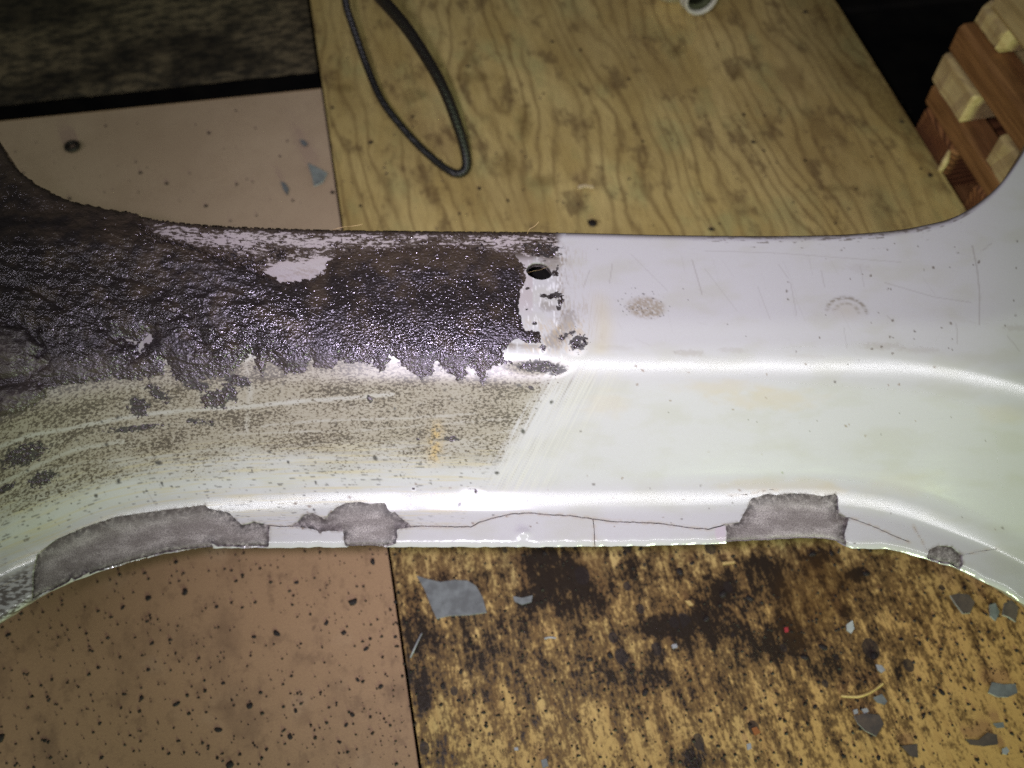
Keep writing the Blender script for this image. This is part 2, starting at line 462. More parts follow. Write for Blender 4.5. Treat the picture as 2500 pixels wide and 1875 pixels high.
def slab(parent, X, Y, W, z_top, thick, top_name, top_mat, core_name, core_mat, fields, keep=None):
    """a sheet: a finely divided face and, below it, the core that shows at the edges"""
    attrs = {k: v.ravel() for k, v in fields.items()}
    loc = np.stack([X, Y, np.full(X.shape, 0.0)], -1).reshape(-1, 3)
    loc[:, 2] += 0.0006 * (fbm(X.ravel() * 30, Y.ravel() * 12, 9, 3) - 0.5)
    f = grid_faces(*X.shape)
    o = np_mesh(top_name, loc, f, top_mat, parent, attrs)
    x0, x1, y0, y1 = X.min(), X.max(), Y.min(), Y.max()
    zt = -0.0008
    n = 120
    ring = []
    for a, b in (((x0, y0), (x1, y0)), ((x1, y0), (x1, y1)), ((x1, y1), (x0, y1)), ((x0, y1), (x0, y0))):
        for i in range(n):
            t = i / n
            ring.append((a[0] + (b[0] - a[0]) * t, a[1] + (b[1] - a[1]) * t))
    V = [(x, y, zt + 0.0012) for x, y in ring] + [(x + random.uniform(-.0006, .0006), y, zt - thick) for x, y in ring]
    k = len(ring)
    F = [(i, k + i, k + (i + 1) % k, (i + 1) % k) for i in range(k)] + [tuple(range(2 * k - 1, k - 1, -1))]
    py_mesh(core_name, V, F, core_mat, parent)
    return o

random.seed(4)
M_ply = ply_mat(); M_hard = hardboard_mat()
M_core = plain_mat('plywood_edge_plies', (0.30, 0.19, 0.08), (0.12, 0.07, 0.03), 1.0, 0.8, 0.2, 0.2, (60, 60, 600))
M_hcore = plain_mat('hardboard_edge', (0.30, 0.18, 0.11), (0.20, 0.12, 0.07), 300, 0.8, 0.2)

# the floor: boards a little lower, coloured black to stand in for unlit depth
def floor_mat():
    m = Mat('shade_dark_floor_boards', 0.65, 0.3)
    n = m.noise(m.coord((60, 130, 1)), 1.0, 6, 0.70)
    c = m.mix(m.step(n, 0.40, 0.62), (0.060, 0.052, 0.033), (0.25, 0.20, 0.11))
    n2 = m.noise(m.coord((45, 150, 1)), 1.0, 5, 0.7)
    c = m.mix(m.step(n2, 0.62, 0.74, 0.0, 0.9), c, (0.26, 0.175, 0.085))
    n3 = m.noise(m.coord((9, 12, 1)), 1.0, 3)
    m.color(m.mix(m.step(n3, 0.45, 0.62, 0.0, 0.7), c, (0.010, 0.009, 0.008)))
    m.bump(n, 0.5, 0.004)
    return m.m
M_floor = floor_mat()
M_floor2 = plain_mat('shade_black_floor', (0.010, 0.009, 0.007), (0.004, 0.004, 0.004), 30, 0.8, 0.1, 0.2)  # near-black base paints in the unlit gaps round the boards
flo = empty('floor', (0, 0, Z_FLOOR), YAW + math.radians(-4))
tag(flo, kind='structure')
fb = 0
for i in range(-8, 12):                                   # board after board, small gaps between
    y0 = i * 0.19; h = 0.186
    V = []; nx = 24
    for j in range(nx + 1):
        x = -1.6 + 1.9 * j / nx
        dz = 0.0012 * math.sin(j * 1.7 + i)
        V += [(x, y0, -0.004 + dz), (x, y0 + 0.004, dz), (x, y0 + h - 0.004, dz), (x, y0 + h, -0.004 + dz), (x, y0 + h, -0.03), (x, y0, -0.03)]
    F = []
    for j in range(nx):
        a = j * 6; b = a + 6
        for k in range(6): F.append((a + k, a + (k + 1) % 6, b + (k + 1) % 6, b + k))
    F += [(0, 5, 4, 3, 2, 1), tuple(nx * 6 + k for k in range(6))]
    py_mesh('floor_board', V, F, M_floor2, flo)
    V2 = [(x + 1.9012, y, z) for x, y, z in V]
    py_mesh('floor_board', V2, F, M_floor2, flo)
py_mesh('subfloor', [(-2.2, -2.2, -0.034), (2.4, -2.2, -0.034), (2.4, 2.6, -0.034), (-2.2, 2.6, -0.034)], [(0, 1, 2, 3)], M_floor, flo)

# a dark weathered board beyond the hardboard, a black gap between them
zp = -0.028
pa, pb = at(-420.0, 298.0, zp), at(776.0, 171.0, zp)
xb = float((pb - seam) @ AX); pb = pb + AX * (-0.004 - xb)
pk = empty('weathered_board', tuple(pb), YAW)
tag(pk, 'dark weathered wooden board at upper left, behind the hardboard sheet', 'board')
loc_ = lambda p: (float((p - pb) @ AX), float((p - pb) @ AY))
(ax_, ay_), (bx_, by_) = loc_(pa), loc_(pb)
nxp, nyp = 90, 60
V = []; F = []
for j in range(nyp + 1):
    for i in range(nxp + 1):
        t, u = i / nxp, j / nyp
        x = ax_ + (bx_ - ax_) * t; y = ay_ + (by_ - ay_) * t + 0.62 * u
        if j == 0: y += 0.0022 * (float(fbm(x * 60, 0.0, 203, 3)) - .5)
        V.append((x, y, 0.0016 * (float(fbm(x * 18, y * 60, 201, 3)) - .5) - (0.002 if j == 0 else 0)))
for j in range(nyp):
    for i in range(nxp):
        a = j * (nxp + 1) + i; F.append((a, a + 1, a + nxp + 2, a + nxp + 1))
py_mesh('worn_face', V, F, M_floor, pk, True)
V = [(ax_, ay_, -.003), (bx_, by_, -.003), (bx_, by_ + .62, -.003), (ax_, ay_ + .62, -.003)]
V += [(x, y, -.024) for x, y, z in V]
py_mesh('board_body', V, [(7, 6, 5, 4), (0, 4, 5, 1), (1, 5, 6, 2), (2, 6, 7, 3), (3, 7, 4, 0)], M_floor2, pk)
for xx in (ax_ + 0.10, bx_ - 0.10):
    V = [(xx + a, b + ay_, -.0242 + c) for c in (0, -0.0222) for a, b in ((-.02, .12), (.02, .12), (.02, .5), (-.02, .5))]
    py_mesh('support_batten', V, [(0, 1, 2, 3), (7, 6, 5, 4), (0, 4, 5, 1), (1, 5, 6, 2), (2, 6, 7, 3), (3, 7, 4, 0)], M_floor2, pk)

# plywood sheet
ply = empty('plywood_sheet', tuple(seam), YAW)
tag(ply, 'yellowish plywood sheet with wavy grain and oil stains, under the right half of the part', 'plywood')
X, Y, W = board_grid(0.0008, PLY_W, -0.62, 1.05, 0.0028)
pX, pY, soil, stain_shade, orange = soil_fields(W)
slab(ply, X, Y, W, 0, 0.015, 'veneer_face', M_ply, 'ply_edges', M_core, {'soil': soil, 'stain_shade': stain_shade, 'orange': orange})
for zz, mm in ((-0.0155, M_core),):
    for xx in (0.10, PLY_W - 0.10):                         # battens that lift the sheet off the floor
        V = [(xx + a, b, zz + c) for c in (0, Z_FLOOR + 0.0175) for a, b in ((-.02, -.6), (.02, -.6), (.02, 1.02), (-.02, 1.02))]
        py_mesh('support_batten', V, [(0, 1, 2, 3), (7, 6, 5, 4), (0, 4, 5, 1), (1, 5, 6, 2), (2, 6, 7, 3), (3, 7, 4, 0)], mm, ply)

# hardboard sheet: its far edge as in the photograph
hb = empty('hardboard_sheet', tuple(seam), YAW)
tag(hb, 'pinkish brown hardboard sheet with black oil spots, under the left half of the part', 'hardboard')
fe0 = at(0.0, 297.0) - seam; fe1 = at(785.0, 217.0) - seam
X, Y, W = board_grid(-0.95, -0.0008, -0.62, 0.0, 0.0032)
far_a = (fe0 @ AX, fe0 @ AY); far_b = (fe1 @ AX, fe1 @ AY)
top_y = far_b[1] + (X - far_b[0]) * (far_a[1] - far_b[1]) / (far_a[0] - far_b[0])
tt = (Y + 0.62) / 0.62
Y = -0.62 + tt * (top_y + 0.62)
W = seam + X[..., None] * AX + Y[..., None] * AY
hX, hY = to_px(W)
hs = 0.12 + 0.88 * sstep(900, 1450, hY)
hs = np.clip(hs + 0.25 * np.clip(1.2 - ell(hX, hY, 130, 1520, 160, 120), 0, 1), 0, 1.15)
hs = hs * np.clip(0.75 + 1.0 * (fbm(hX / 150, hY / 150, 31) - 0.45), 0.55, 1.25)
f = grid_faces(*X.shape)
loc = np.stack([X, Y, 0 * X + 0.0005 * (fbm(X * 12, Y * 12, 2, 2) - .5)], -1).reshape(-1, 3)
np_mesh('smooth_face', loc, f, M_hard, hb, {'soil': hs.ravel()})
rim = np.concatenate([np.stack([X[0], Y[0]], -1), np.stack([X[1:, -1], Y[1:, -1]], -1), np.stack([X[-1, ::-1], Y[-1, ::-1]], -1)[1:], np.stack([X[::-1, 0], Y[::-1, 0]], -1)[1:-1]])
k = len(rim)
V = [(x, y, 0.0004) for x, y in rim] + [(x, y, -0.0065) for x, y in rim]
py_mesh('board_edges', V, [(i, k + i, k + (i + 1) % k, (i + 1) % k) for i in range(k)] + [tuple(range(2 * k - 1, k - 1, -1))], M_hcore, hb)
for xx in (-0.78, -0.16):
    V = [(xx + a, b, -0.0066 + c) for c in (0, Z_FLOOR + 0.0085) for a, b in ((-.02, -.6), (.02, -.6), (.02, .2), (-.02, .2))]
    py_mesh('support_batten', V, [(0, 1, 2, 3), (7, 6, 5, 4), (0, 4, 5, 1), (1, 5, 6, 2), (2, 6, 7, 3), (3, 7, 4, 0)], M_hcore, hb)

# ------------------------------------------------------------------ the coated crossmember
def curve(pts):
    a = np.array(pts, float)
    def f(x):
        # monotone-friendly cubic (Catmull-Rom tangents)
        xs, ys = a[:, 0], a[:, 1]
        m = np.gradient(ys, xs)
        i = np.clip(np.searchsorted(xs, x) - 1, 0, len(xs) - 2)
        h = xs[i + 1] - xs[i]; t = (x - xs[i]) / h
        t2, t3 = t * t, t * t * t
        return (2 * t3 - 3 * t2 + 1) * ys[i] + (t3 - 2 * t2 + t) * h * m[i] + (-2 * t3 + 3 * t2) * ys[i + 1] + (t3 - t2) * h * m[i + 1]
    return f
T_ = curve([(-260, -40), (-120, 190), (-40, 305), (0, 359), (19, 390), (50, 425), (93, 459), (158, 490), (235, 512), (339, 531), (475, 549), (678, 559), (1017, 565), (1356, 568), (1695, 575), (1921, 576), (2090, 571), (2237, 554), (2350, 520), (2396, 490), (2441, 449), (2475, 404), (2500, 365), (2560, 265), (2640, 120), (2760, -80)])
R1_ = curve([(-260, 1130), (-120, 1050), (0, 985), (150, 935), (300, 905), (500, 891), (900, 888), (1400, 893), (1700, 895), (2000, 893), (2150, 899), (2250, 911), (2350, 929), (2500, 968), (2620, 1015), (2760, 1085)])
R2_ = curve([(-260, 1520), (-120, 1440), (0, 1381), (122, 1333), (244, 1284), (366, 1255), (500, 1238), (700, 1226), (1000, 1221), (1300, 1220), (1650, 1217), (1900, 1213), (2075, 1218), (2200, 1241), (2340, 1285), (2500, 1351), (2620, 1420), (2760, 1520)])
B_ = curve([(-260, 1700), (-120, 1600), (0, 1519), (73, 1470), (155, 1430), (244, 1396), (325, 1372), (407, 1352), (480, 1342), (651, 1338), (1000, 1336), (1400, 1335), (1650, 1331), (1772, 1327), (1878, 1322), (1970, 1318), (2040, 1324), (2069, 1335), (2179, 1343), (2260, 1366), (2342, 1391), (2382, 1411), (2464, 1452), (2500, 1475), (2620, 1560), (2760, 1680)])

cols = np.concatenate([np.arange(-240, 1438, 3.0), np.arange(1438, 1458, 1.0), np.arange(1458, 2742, 3.0)])
nc = len(cols)
Tc, R1c, R2c = T_(cols), R1_(cols), R2_(cols)
Bc = B_(cols) + 3.2 * (fbm(cols / 38, cols * 0 + 3, 11, 4) - 0.5) * 2
n1, n2, n3 = 118, 112, 92
rows = []
for i in range(n1): rows.append(Tc + (R1c - Tc) * (i / n1))
for i in range(n2): rows.append(R1c + (R2c - R1c) * (i / n2))
for i in range(n3 + 1): rows.append(R2c + (Bc - R2c) * (i / n3))
GY = np.array(rows); GX = np.broadcast_to(cols, GY.shape).copy()
nr = len(GY)
Cc = Tc + 0.66 * (R1c - Tc)                                  # the soft crease in the upper face
phi = (-26 + 34 * sstep(0, 15, GY - Tc) + 9 * sstep(-28, 28, GY - Cc) + 12.5 * sstep(-66, -22, GY - R1c) + 5 * np.clip((GY - R1c + 34) / 68, 0, 1) + 13.5 * sstep(22, 66, GY - R1c)
       - 20 * sstep(-62, -16, GY - R2c) - 5 * np.clip((GY - R2c + 26) / 52, 0, 1) - 15 * sstep(14, 46, GY - R2c) + 45 * sstep(-24, 2, GY - Bc))
# a little life in the pressing: waves in the edge roll, a dent
phi += 16 * (fbm(GX / 45, GX * 0, 21, 2) - 0.5) * sstep(-40, -8, GY - Bc) * (GX > 1050)
phi += 1.6 * (fbm(GX / 320, GY / 160, 23, 2) - 0.5)
phi = np.radians(phi)
Z0 = 0.188 + 0.004 * (np.clip(np.abs(cols - 1250) - 850, 0, None) / 400) ** 2
# march down every column: each step follows the wanted slope until it meets the next view line
def yz_dir(py):
    wv = (py - 937.5) / FPX
    return FW[1] - wv * UP[1], FW[2] - wv * UP[2]
S = np.zeros(GY.shape); PY = np.zeros(GY.shape); PZ = np.zeros(GY.shape)
dy, dz = yz_dir(GY[0]); s = (Z0 - CAM[2]) / dz
S[0] = s; PY[0] = CAM[1] + s * dy; PZ[0] = Z0
for r in range(1, nr):
    a = 0.5 * (phi[r] + phi[r - 1])
    ty, tz = -np.cos(a), -np.sin(a)
    dy, dz = yz_dir(GY[r])
    qy, qz = PY[r - 1] - CAM[1], PZ[r - 1] - CAM[2]
    # q + k*t = s*d
    s = (qy * tz - qz * ty) / (dy * tz - dz * ty)
    S[r] = s; PY[r] = CAM[1] + s * dy; PZ[r] = CAM[2] + s * dz
PX = (GX - 1250.0) / FPX * S
P = np.stack([PX, PY, PZ], -1)
# dent and pimple on the lower lip
dn = np.exp(-(((GX - 1278) / 16) ** 2 + ((GY - 1302) / 11) ** 2)); P[..., 2] += 0.0012 * dn
# turned-down flanges beyond the two edges
def flange(edge, inner, drop, k, tuck=0.0):
    out = []
    nrm = edge - inner; nrm[:, 2] = 0
    nrm /= np.linalg.norm(nrm, axis=1)[:, None] + 1e-12
    for i in range(1, k + 1):
        t = i / k
        out.append(edge + nrm * (0.0004 * math.sin(min(1, t * 3) * 1.57) - tuck * drop * t) + np.array([0, 0, -drop * t]))
    return out
top_f = flange(P[0], P[6], 0.026, 8)[::-1]
bot_f = flange(P[-1], P[-6], 0.007, 7, 0.75)
P = np.concatenate([np.array(top_f), P, np.array(bot_f)])
GX = np.concatenate([np.repeat(cols[None], 8, 0), GX, np.repeat(cols[None], 7, 0)])
GY = np.concatenate([np.stack([Tc - 1.5 * i for i in range(8, 0, -1)]), GY, np.stack([Bc + 1.2 * i for i in range(1, 8)])])
du = np.gradient(P, axis=1); dv = np.gradient(P, axis=0)
N = np.cross(dv, du); N /= np.linalg.norm(N, axis=2)[..., None] + 1e-12
if N[nr // 2, nc // 2, 2] < 0: N = -N
R1g, R2g, Tg, Bg = (np.broadcast_to(a, GX.shape) for a in (R1c, R2c, Tc, Bc))
WM = (GY - R1g) / (R2g - R1g)                                # 0..1 down the middle face
WT = (GY - Tg) / (R1g - Tg)                                  # 0..1 down the upper face

def pz(pts, sx, ox, oy): return [(x / sx + ox, y / sx + oy) for x, y in pts]
CHIP1 = pz([(190, 660), (193, 560), (195, 480), (220, 380), (330, 290), (500, 215), (700, 150), (950, 115), (1230, 80), (1250, 100), (1370, 125), (1450, 200), (1520, 180), (1618, 200), (1612, 334), (1480, 342), (1400, 330), (1300, 330), (1270, 310), (1285, 360), (1000, 365), (900, 400), (840, 420), (640, 470), (590, 478), (535, 500), (540, 480), (440, 540), (430, 515), (410, 545), (300, 600)], 2.458, 0, 1200)
CHIP2 = pz([(90, 722), (220, 600), (290, 520), (440, 500), (500, 530), (580, 570), (630, 610), (700, 520), (850, 400), (1000, 330), (1230, 310), (1400, 340), (1660, 325), (1690, 400), (1720, 460), (1790, 500), (1820, 470), (1900, 560), (2100, 720), (2180, 738), (2080, 745), (1860, 780), (1865, 900), (1835, 1025), (1760, 1050), (1500, 1120), (1040, 1120), (980, 1035), (965, 950), (955, 810), (700, 800), (600, 815), (580, 840), (540, 840), (530, 805), (430, 770), (200, 735)], 6.9125, 700, 1180)
CHIP3 = pz([(285, 560), (470, 520), (520, 430), (640, 200), (740, 180), (850, 140), (960, 155), (1100, 140), (1230, 135), (1480, 150), (1580, 175), (1740, 150), (1760, 135), (1800, 170), (1810, 400), (1950, 465), (1930, 560), (1890, 690), (1915, 790), (1900, 900), (1500, 900), (1000, 900), (510, 880), (290, 860), (300, 680)], 5.53, 1720, 1180)
CHIP4 = pz([(1505, 400), (1520, 350), (1580, 322), (1660, 330), (1720, 380), (1722, 440), (1705, 470), (1640, 436), (1560, 428)], 2.458, 1650, 1200)
HOLE = [(1316 + 31 * math.cos(a) * (1 + .06 * math.sin(3 * a)), 662 + 21 * math.sin(a) + 4 * math.cos(a)) for a in np.linspace(0, 2 * math.pi, 26)[:-1]]
CRACKS = [pz([(495, 212), (560, 207), (700, 211), (860, 212), (885, 200), (905, 186), (1000, 158), (1100, 135), (1220, 128), (1300, 138), (1450, 145), (1600, 165), (1700, 180), (1850, 185), (2000, 192), (2089, 205)], 2.458, 800, 1200)
          + pz([(0, 205), (100, 220), (200, 225), (300, 198)], 2.458, 1650, 1200),
          pz([(1592, 165), (1600, 230), (1603, 325)], 2.458, 800, 1200),
          pz([(1035, 155), (1120, 185), (1200, 215), (1300, 262), (1400, 302)], 2.458, 1650, 1200),
          pz([(1722, 382), (1830, 357), (1925, 345)], 2.458, 1650, 1200),
          pz([(1510, 355), (1470, 280), (1425, 205)], 2.458, 1650, 1200),
          pz([(1612, 203), (1690, 210), (1765, 208)], 2.458, 0, 1200),
          pz([(330, 172), (480, 160), (580, 150), (640, 130), (700, 128), (730, 118), (850, 92), (980, 90)], 5.53, 1720, 1180)]
CRW = [1.5, 1.0, 1.15, 1.0, 0.6, 1.3, 0.8]
jag = 3.0 * (fbm(GX / 9, GY / 9, 41, 3) - 0.5)
chip_d = np.maximum.reduce([poly_sdf(GX, GY, c) for c in (CHIP1, CHIP2, CHIP3, CHIP4)]) + jag
hole_d = poly_sdf(GX, GY, HOLE) + 2.2 * (fbm(GX / 8, GY / 8, 43, 2) - 0.5)
crack_d = np.full(GX.shape, -99.0)
lipm = GY > 1170
for pts, cw in zip(CRACKS, CRW):
    dd = np.full(GX.shape, -99.0)
    dd[lipm] = cw - seg_dist(GX[lipm], GY[lipm] + 2.0 * (vnoise(GX[lipm] / 14, GX[lipm] * 0, 47) - .5), pts)
    crack_d = np.maximum(crack_d, dd)

# --- dirt that lies on the coat, as colour
def ramp(n, lo, hi): return sstep(lo, hi, n)
WH = np.array([0.50, 0.49, 0.488])
tone = np.ones(GX.shape + (3,)) * WH
rough = np.full(GX.shape, 0.30)
soft = fbm(GX / 150, GY / 70, 51, 4)
tone = mix(tone, (0.44, 0.43, 0.365), 0.45 * ramp(soft, 0.45, 0.75))
yel = np.exp(-((GX - 1468 - 6 * np.sin(GY / 30)) / 24) ** 2) * sstep(690, 760, GY) * (1 - sstep(855, 875, GY))
tone = mix(tone, (0.52, 0.45, 0.27), 0.38 * yel)
for (cx, cy, rx, ry, a) in ((1880, 975, 150, 30, .35), (1760, 945, 130, 22, .30), (1480, 985, 60, 40, .25), (2450, 1010, 90, 30, .2), (1900, 1185, 200, 22, .28), (2020, 1200, 60, 20, .3), (2200, 1180, 120, 40, .15)):
    q = np.clip(1.2 - ell(GX, GY, cx, cy, rx, ry) + 1.1 * (fbm(GX / 50, GY / 22, 61) - .5), 0, 1)
    tone = mix(tone, (0.50, 0.41, 0.24), a * sstep(0, 1, q))
DARK = (0.035, 0.027, 0.022); BROWN = (0.13, 0.095, 0.06); FILM = (0.285, 0.245, 0.190)

GR = [(-300, -200), (-60, 200), (-10, 300), (20, 370), (60, 420), (160, 475), (340, 515), (356, 548), (400, 580), (480, 604), (545, 630), (600, 648), (648, 666), (690, 691), (755, 683), (790, 664), (802, 640), (850, 618), (960, 605), (1080, 596), (1180, 606), (1262, 628), (1280, 650), (1284, 682), (1268, 718), (1266, 740), (1268, 765), (1276, 795), (1282, 808), (1318, 808), (1321, 838), (1290, 838), (1258, 826), (1244, 838), (1226, 864), (1232, 880), (1263, 886), (1209, 893), (1190, 900), (1186, 932), (1173, 936), (1163, 901), (1140, 890), (1136, 924), (1120, 928), (1097, 905), (1070, 897), (1062, 868), (1055, 913), (1032, 920), (1000, 905), (974, 886), (954, 862), (938, 905), (926, 908), (908, 884), (860, 886), (822, 878), (810, 900), (770, 896), (757, 876), (745, 909), (695, 909), (670, 880), (656, 876), (640, 917), (628, 905), (618, 862), (600, 880), (579, 893), (560, 915), (500, 922), (440, 930), (425, 924), (415, 890), (405, 884), (395, 915), (330, 925), (270, 922), (200, 935), (150, 940), (120, 952), (100, 978), (60, 1000), (0, 1018), (-120, 1060), (-300, 1120)]
crust_d = poly_sdf(GX, GY, GR, 90)
# middle face, left: uncleaned film with pepper specks drawn out along the part
flow = WM * 330
bx = 1392 - (GY - 880) * 0.63 + 26 * (fbm(GX / 40, GY / 40, 71) - .5)         # the diagonal edge of the wiped part
left = 1 - sstep(-60, 14, GX - bx - 90 * (fbm((GX + 0.52 * (GY - 900)) / 6, (GY - 0.52 * (GX - 1300)) / 160, 72, 3) - .5))
pres = left * sstep(-0.10, 0.02, WM) * (1 - sstep(0.52, 0.86, WM + 0.25 * (fbm(GX / 260, flow / 30, 73) - .5)))
clean = np.zeros(GX.shape)                                                    # scratches and wipes that show the coat
WIPES = [([(-60, 1118), (0, 1090), (70, 1064), (150, 1050), (250, 1030), (350, 1012), (480, 1000), (600, 993), (760, 978), (960, 963)], 9, 1.0),
         ([(-40, 1202), (0, 1182), (100, 1132), (180, 1098), (300, 1078)], 9, .9), ([(570, 1130), (800, 1120), (1100, 1112)], 4, .9),
         ([(640, 1040), (800, 1026), (980, 1022), (1160, 1010)], 5, .7), ([(0, 1215), (100, 1155), (200, 1130), (420, 1112)], 4, .6),
         ([(560, 1060), (900, 1050), (1260, 1020)], 4, .5), ([(900, 1100), (1100, 1080), (1250, 1050)], 3, .5), ([(600, 880), (612, 960), (600, 1060)], 12, .5), ([(380, 905), (400, 900)], 12, .9), ([(100, 1225), (300, 1170), (600, 1150)], 3, .5)]
for pts, wd, am in WIPES:
    dd = seg_dist(GX, GY + 3 * (vnoise(GX / 60, GY * 0, 75) - .5), pts)
    clean = np.maximum(clean, 0.62 * am * (1 - sstep(wd * 0.15, wd * 0.95, dd + 3 * (fbm(GX / 70, flow / 4, 76) - .5))))
film = pres * (1 - 0.75 * clean) * (0.68 + 0.5 * fbm(GX / 90, flow / 25, 77))
tone = mix(tone, FILM, np.clip(film, 0, 0.9))
cluster = fbm(GX / 130, flow / 50, 81, 3)
dens = pres * (1 - clean) * (0.70 + 1.35 * (cluster - 0.45) + 0.14 * (1 - sstep(0, 700, GX)))
spk = np.clip(dens + pres * 0.42 * np.exp(np.clip(crust_d, -200, 0) / 16), 0, 1.4)
# rusty run
run = np.exp(-((GX - 1068 + 0.06 * (GY - 1000)) / 17) ** 2) * sstep(1010, 1060, GY) * (1 - sstep(1110, 1150, GY)) * left
tone = mix(tone, (0.52, 0.34, 0.10), 0.65 * run * ramp(fbm(GX / 12, GY / 12, 83), .3, .6))
# faint long streaks below the specks and on the lip
st = fbm(GX / 240, flow / 5.0, 85, 4, 0.6)
low = left * sstep(0.45, 0.7, WM) * (1 - sstep(1.06, 1.30, WM))
tone = mix(tone, (0.50, 0.43, 0.27), 0.60 * low * ramp(st, 0.48, 0.70))
st2 = fbm(GX / 26, flow / 3.0, 87, 3, 0.6)
tone = mix(tone, DARK, 0.65 * low * sstep(0.66, 0.73, st2 + 0.05 * (cluster - .4)))
# diagonal wipe marks beside the cleaned half
rx_ = GX + 0.52 * (GY - 900); ry_ = GY - 0.52 * (GX - 1300)
band = np.exp(-((GX - bx - 25) / 55) ** 2) * sstep(-0.03, 0.03, WM) * (1 - sstep(0.85, 1.02, WM))
dg = fbm(rx_ / 4.2, ry_ / 190, 89, 3, 0.6)
tone = mix(tone, BROWN, 0.75 * band * sstep(0.54, 0.72, dg) * (0.35 + 0.65 * (1 - sstep(0.0, 0.55, WM))))
band2 = np.exp(-((GX - bx - 60) / 90) ** 2) * sstep(0.0, 0.05, WM) * (1 - sstep(0.9, 1.0, WM))
tone = mix(tone, (0.60, 0.58, 0.50), 0.55 * band2 * sstep(0.45, 0.7, fbm(rx_ / 3.5, ry_ / 260, 91, 3)))

# top strip, left: streaky remains
inside_top = (1 - sstep(1352, 1376, GX + 14 * (fbm(GX / 20, GY / 14, 93) - .5))) * (1 - sstep(0.0, 0.09, WT - 0.42 + 0.27 * sstep(1080, 1230, GX)))
bias = (0.025 - 0.045 * sstep(330, 480, GX) * np.exp(-((GY - Tg - 27) / 17) ** 2) + 0.10 * (1 - sstep(0, 12, GY - Tg)) + 0.015 * sstep(38, 62, GY - Tg)
        + 0.22 * (fbm(GX / 90, GY / 24, 97) - 0.5) + 0.02 * sstep(820, 1000, GX))
wedge = poly_sdf(GX, GY, [(640, 672), (690, 650), (740, 648), (800, 636), (806, 648), (795, 668), (756, 688), (695, 698), (655, 684)])
bias = bias - 0.4 * sstep(-14, 8, wedge + 10 * (fbm(GX / 30, GY / 6, 98) - .5))
stg = inside_top; stb = bias - 0.012 + 0.07 * np.exp(np.clip(crust_d, -200, 0) / 9)
tone = mix(tone, (0.42, 0.34, 0.32), 0.62 * inside_top * (1 - sstep(-14, 8, wedge)))

tone = mix(tone, (0.43, 0.375, 0.375), 0.7 * (GX < 1300) * (1 - sstep(0.5, 0.7, WT)))
tone = mix(tone, (0.30, 0.24, 0.20), 0.55 * sstep(0, 8, wedge) * sstep(0.48, 0.62, fbm((GX + 2 * GY) / 60, (GY - .25 * GX) / 5, 99, 4, .6)))
tone = mix(tone, (0.33, 0.295, 0.30), 0.8 * (GX < 420) * (GY > 780) * (GY < 890) * (WM < 0))
# the scraped window by the hole
win = sstep(1225, 1250, GX) * (1 - sstep(1368, 1382, GX + 0 * GY)) * sstep(590, 620, GY) * (1 - sstep(878, 884, GY))
mot = np.zeros(GX.shape)
def patch(cx, cy, rx, ry, ang, am, sx=9, sy=9, seed=0, col=DARK, k=1.3):
    global tone
    x0, x1 = np.searchsorted(cols, [cx - 2.2 * max(rx, ry), cx + 2.2 * max(rx, ry)])
    sub = (slice(None), slice(x0, x1))
    e = ell(GX[sub], GY[sub], cx, cy, rx, ry, ang)
    if col is DARK:
        mot[sub] = np.maximum(mot[sub], am * np.clip(1.55 - e, 0, 1))
    else:
        q = np.clip(1.25 - e + k * (fbm(GX[sub] / sx, GY[sub] / sy, 101 + seed, 3, .6) - .5), 0, 1)
        tone[sub] = mix(tone[sub], col, am * sstep(0.1, 0.7, q))
patch(1330, 612, 44, 22, 0.1, .85, 8, 6, 1); patch(1345, 640, 26, 30, 0.9, .55, 6, 6, 2, BROWN); patch(1300, 600, 40, 10, 0, .7, 14, 4, 3)
patch(1352, 722, 24, 9, -0.35, .92, 9, 6, 4); patch(1368, 738, 9, 26, 0.25, .8, 4, 22, 5); patch(1326, 722, 14, 5, -0.1, .85, 8, 4, 6)
patch(1335, 748, 22, 14, 0.3, .45, 4, 14, 7, BROWN); patch(1285, 755, 6, 3, 0, .9, 5, 5, 8); patch(1305, 790, 7, 5, 0, .9, 5, 5, 9); patch(1289, 704, 6, 4, 0, .9, 4, 4, 10)
patch(1412, 838, 26, 22, -0.5, .92, 8, 8, 11, k=1.7); patch(1375, 822, 18, 10, -0.9, .8, 7, 7, 12); patch(1398, 808, 14, 9, -0.6, .8, 7, 7, 13)
patch(1355, 830, 34, 24, -0.6, .55, 6, 22, 14, BROWN); patch(1325, 850, 10, 10, 0, .8, 6, 6, 15); patch(1385, 790, 24, 40, 0.3, .45, 6, 12, 16, BROWN, 1.8)
patch(1250, 845, 12, 9, 0.6, .8, 6, 6, 17, BROWN); patch(1290, 846, 45, 7, 0.1, .5, 16, 5, 18, BROWN); patch(1355, 668, 12, 9, 0, .85, 5, 5, 19); patch(1362, 655, 5, 14, .2, .7, 4, 8, 20)
patch(1318, 895, 62, 17, 0.04, .96, 8, 7, 21, k=1.9); patch(1365, 905, 26, 12, -0.3, .9, 7, 6, 22, k=1.8)
vert = np.exp(-((GX - 1372) / 17) ** 2) * sstep(585, 615, GY) * (1 - sstep(840, 880, GY))
tone = mix(tone, (0.22, 0.17, 0.12), 0.75 * vert * sstep(0.47, 0.68, fbm(GX / 5, GY / 24, 131, 4, .6)))
scr = sstep(1270, 1290, GX) * (1 - sstep(1420, 1450, GX)) * sstep(770, 800, GY) * (1 - sstep(850, 875, GY))
tone = mix(tone, (0.45, 0.35, 0.22), 0.55 * scr * sstep(0.45, 0.65, fbm((GX - .5 * GY) / 5, (GY + .5 * GX) / 30, 133, 3)))
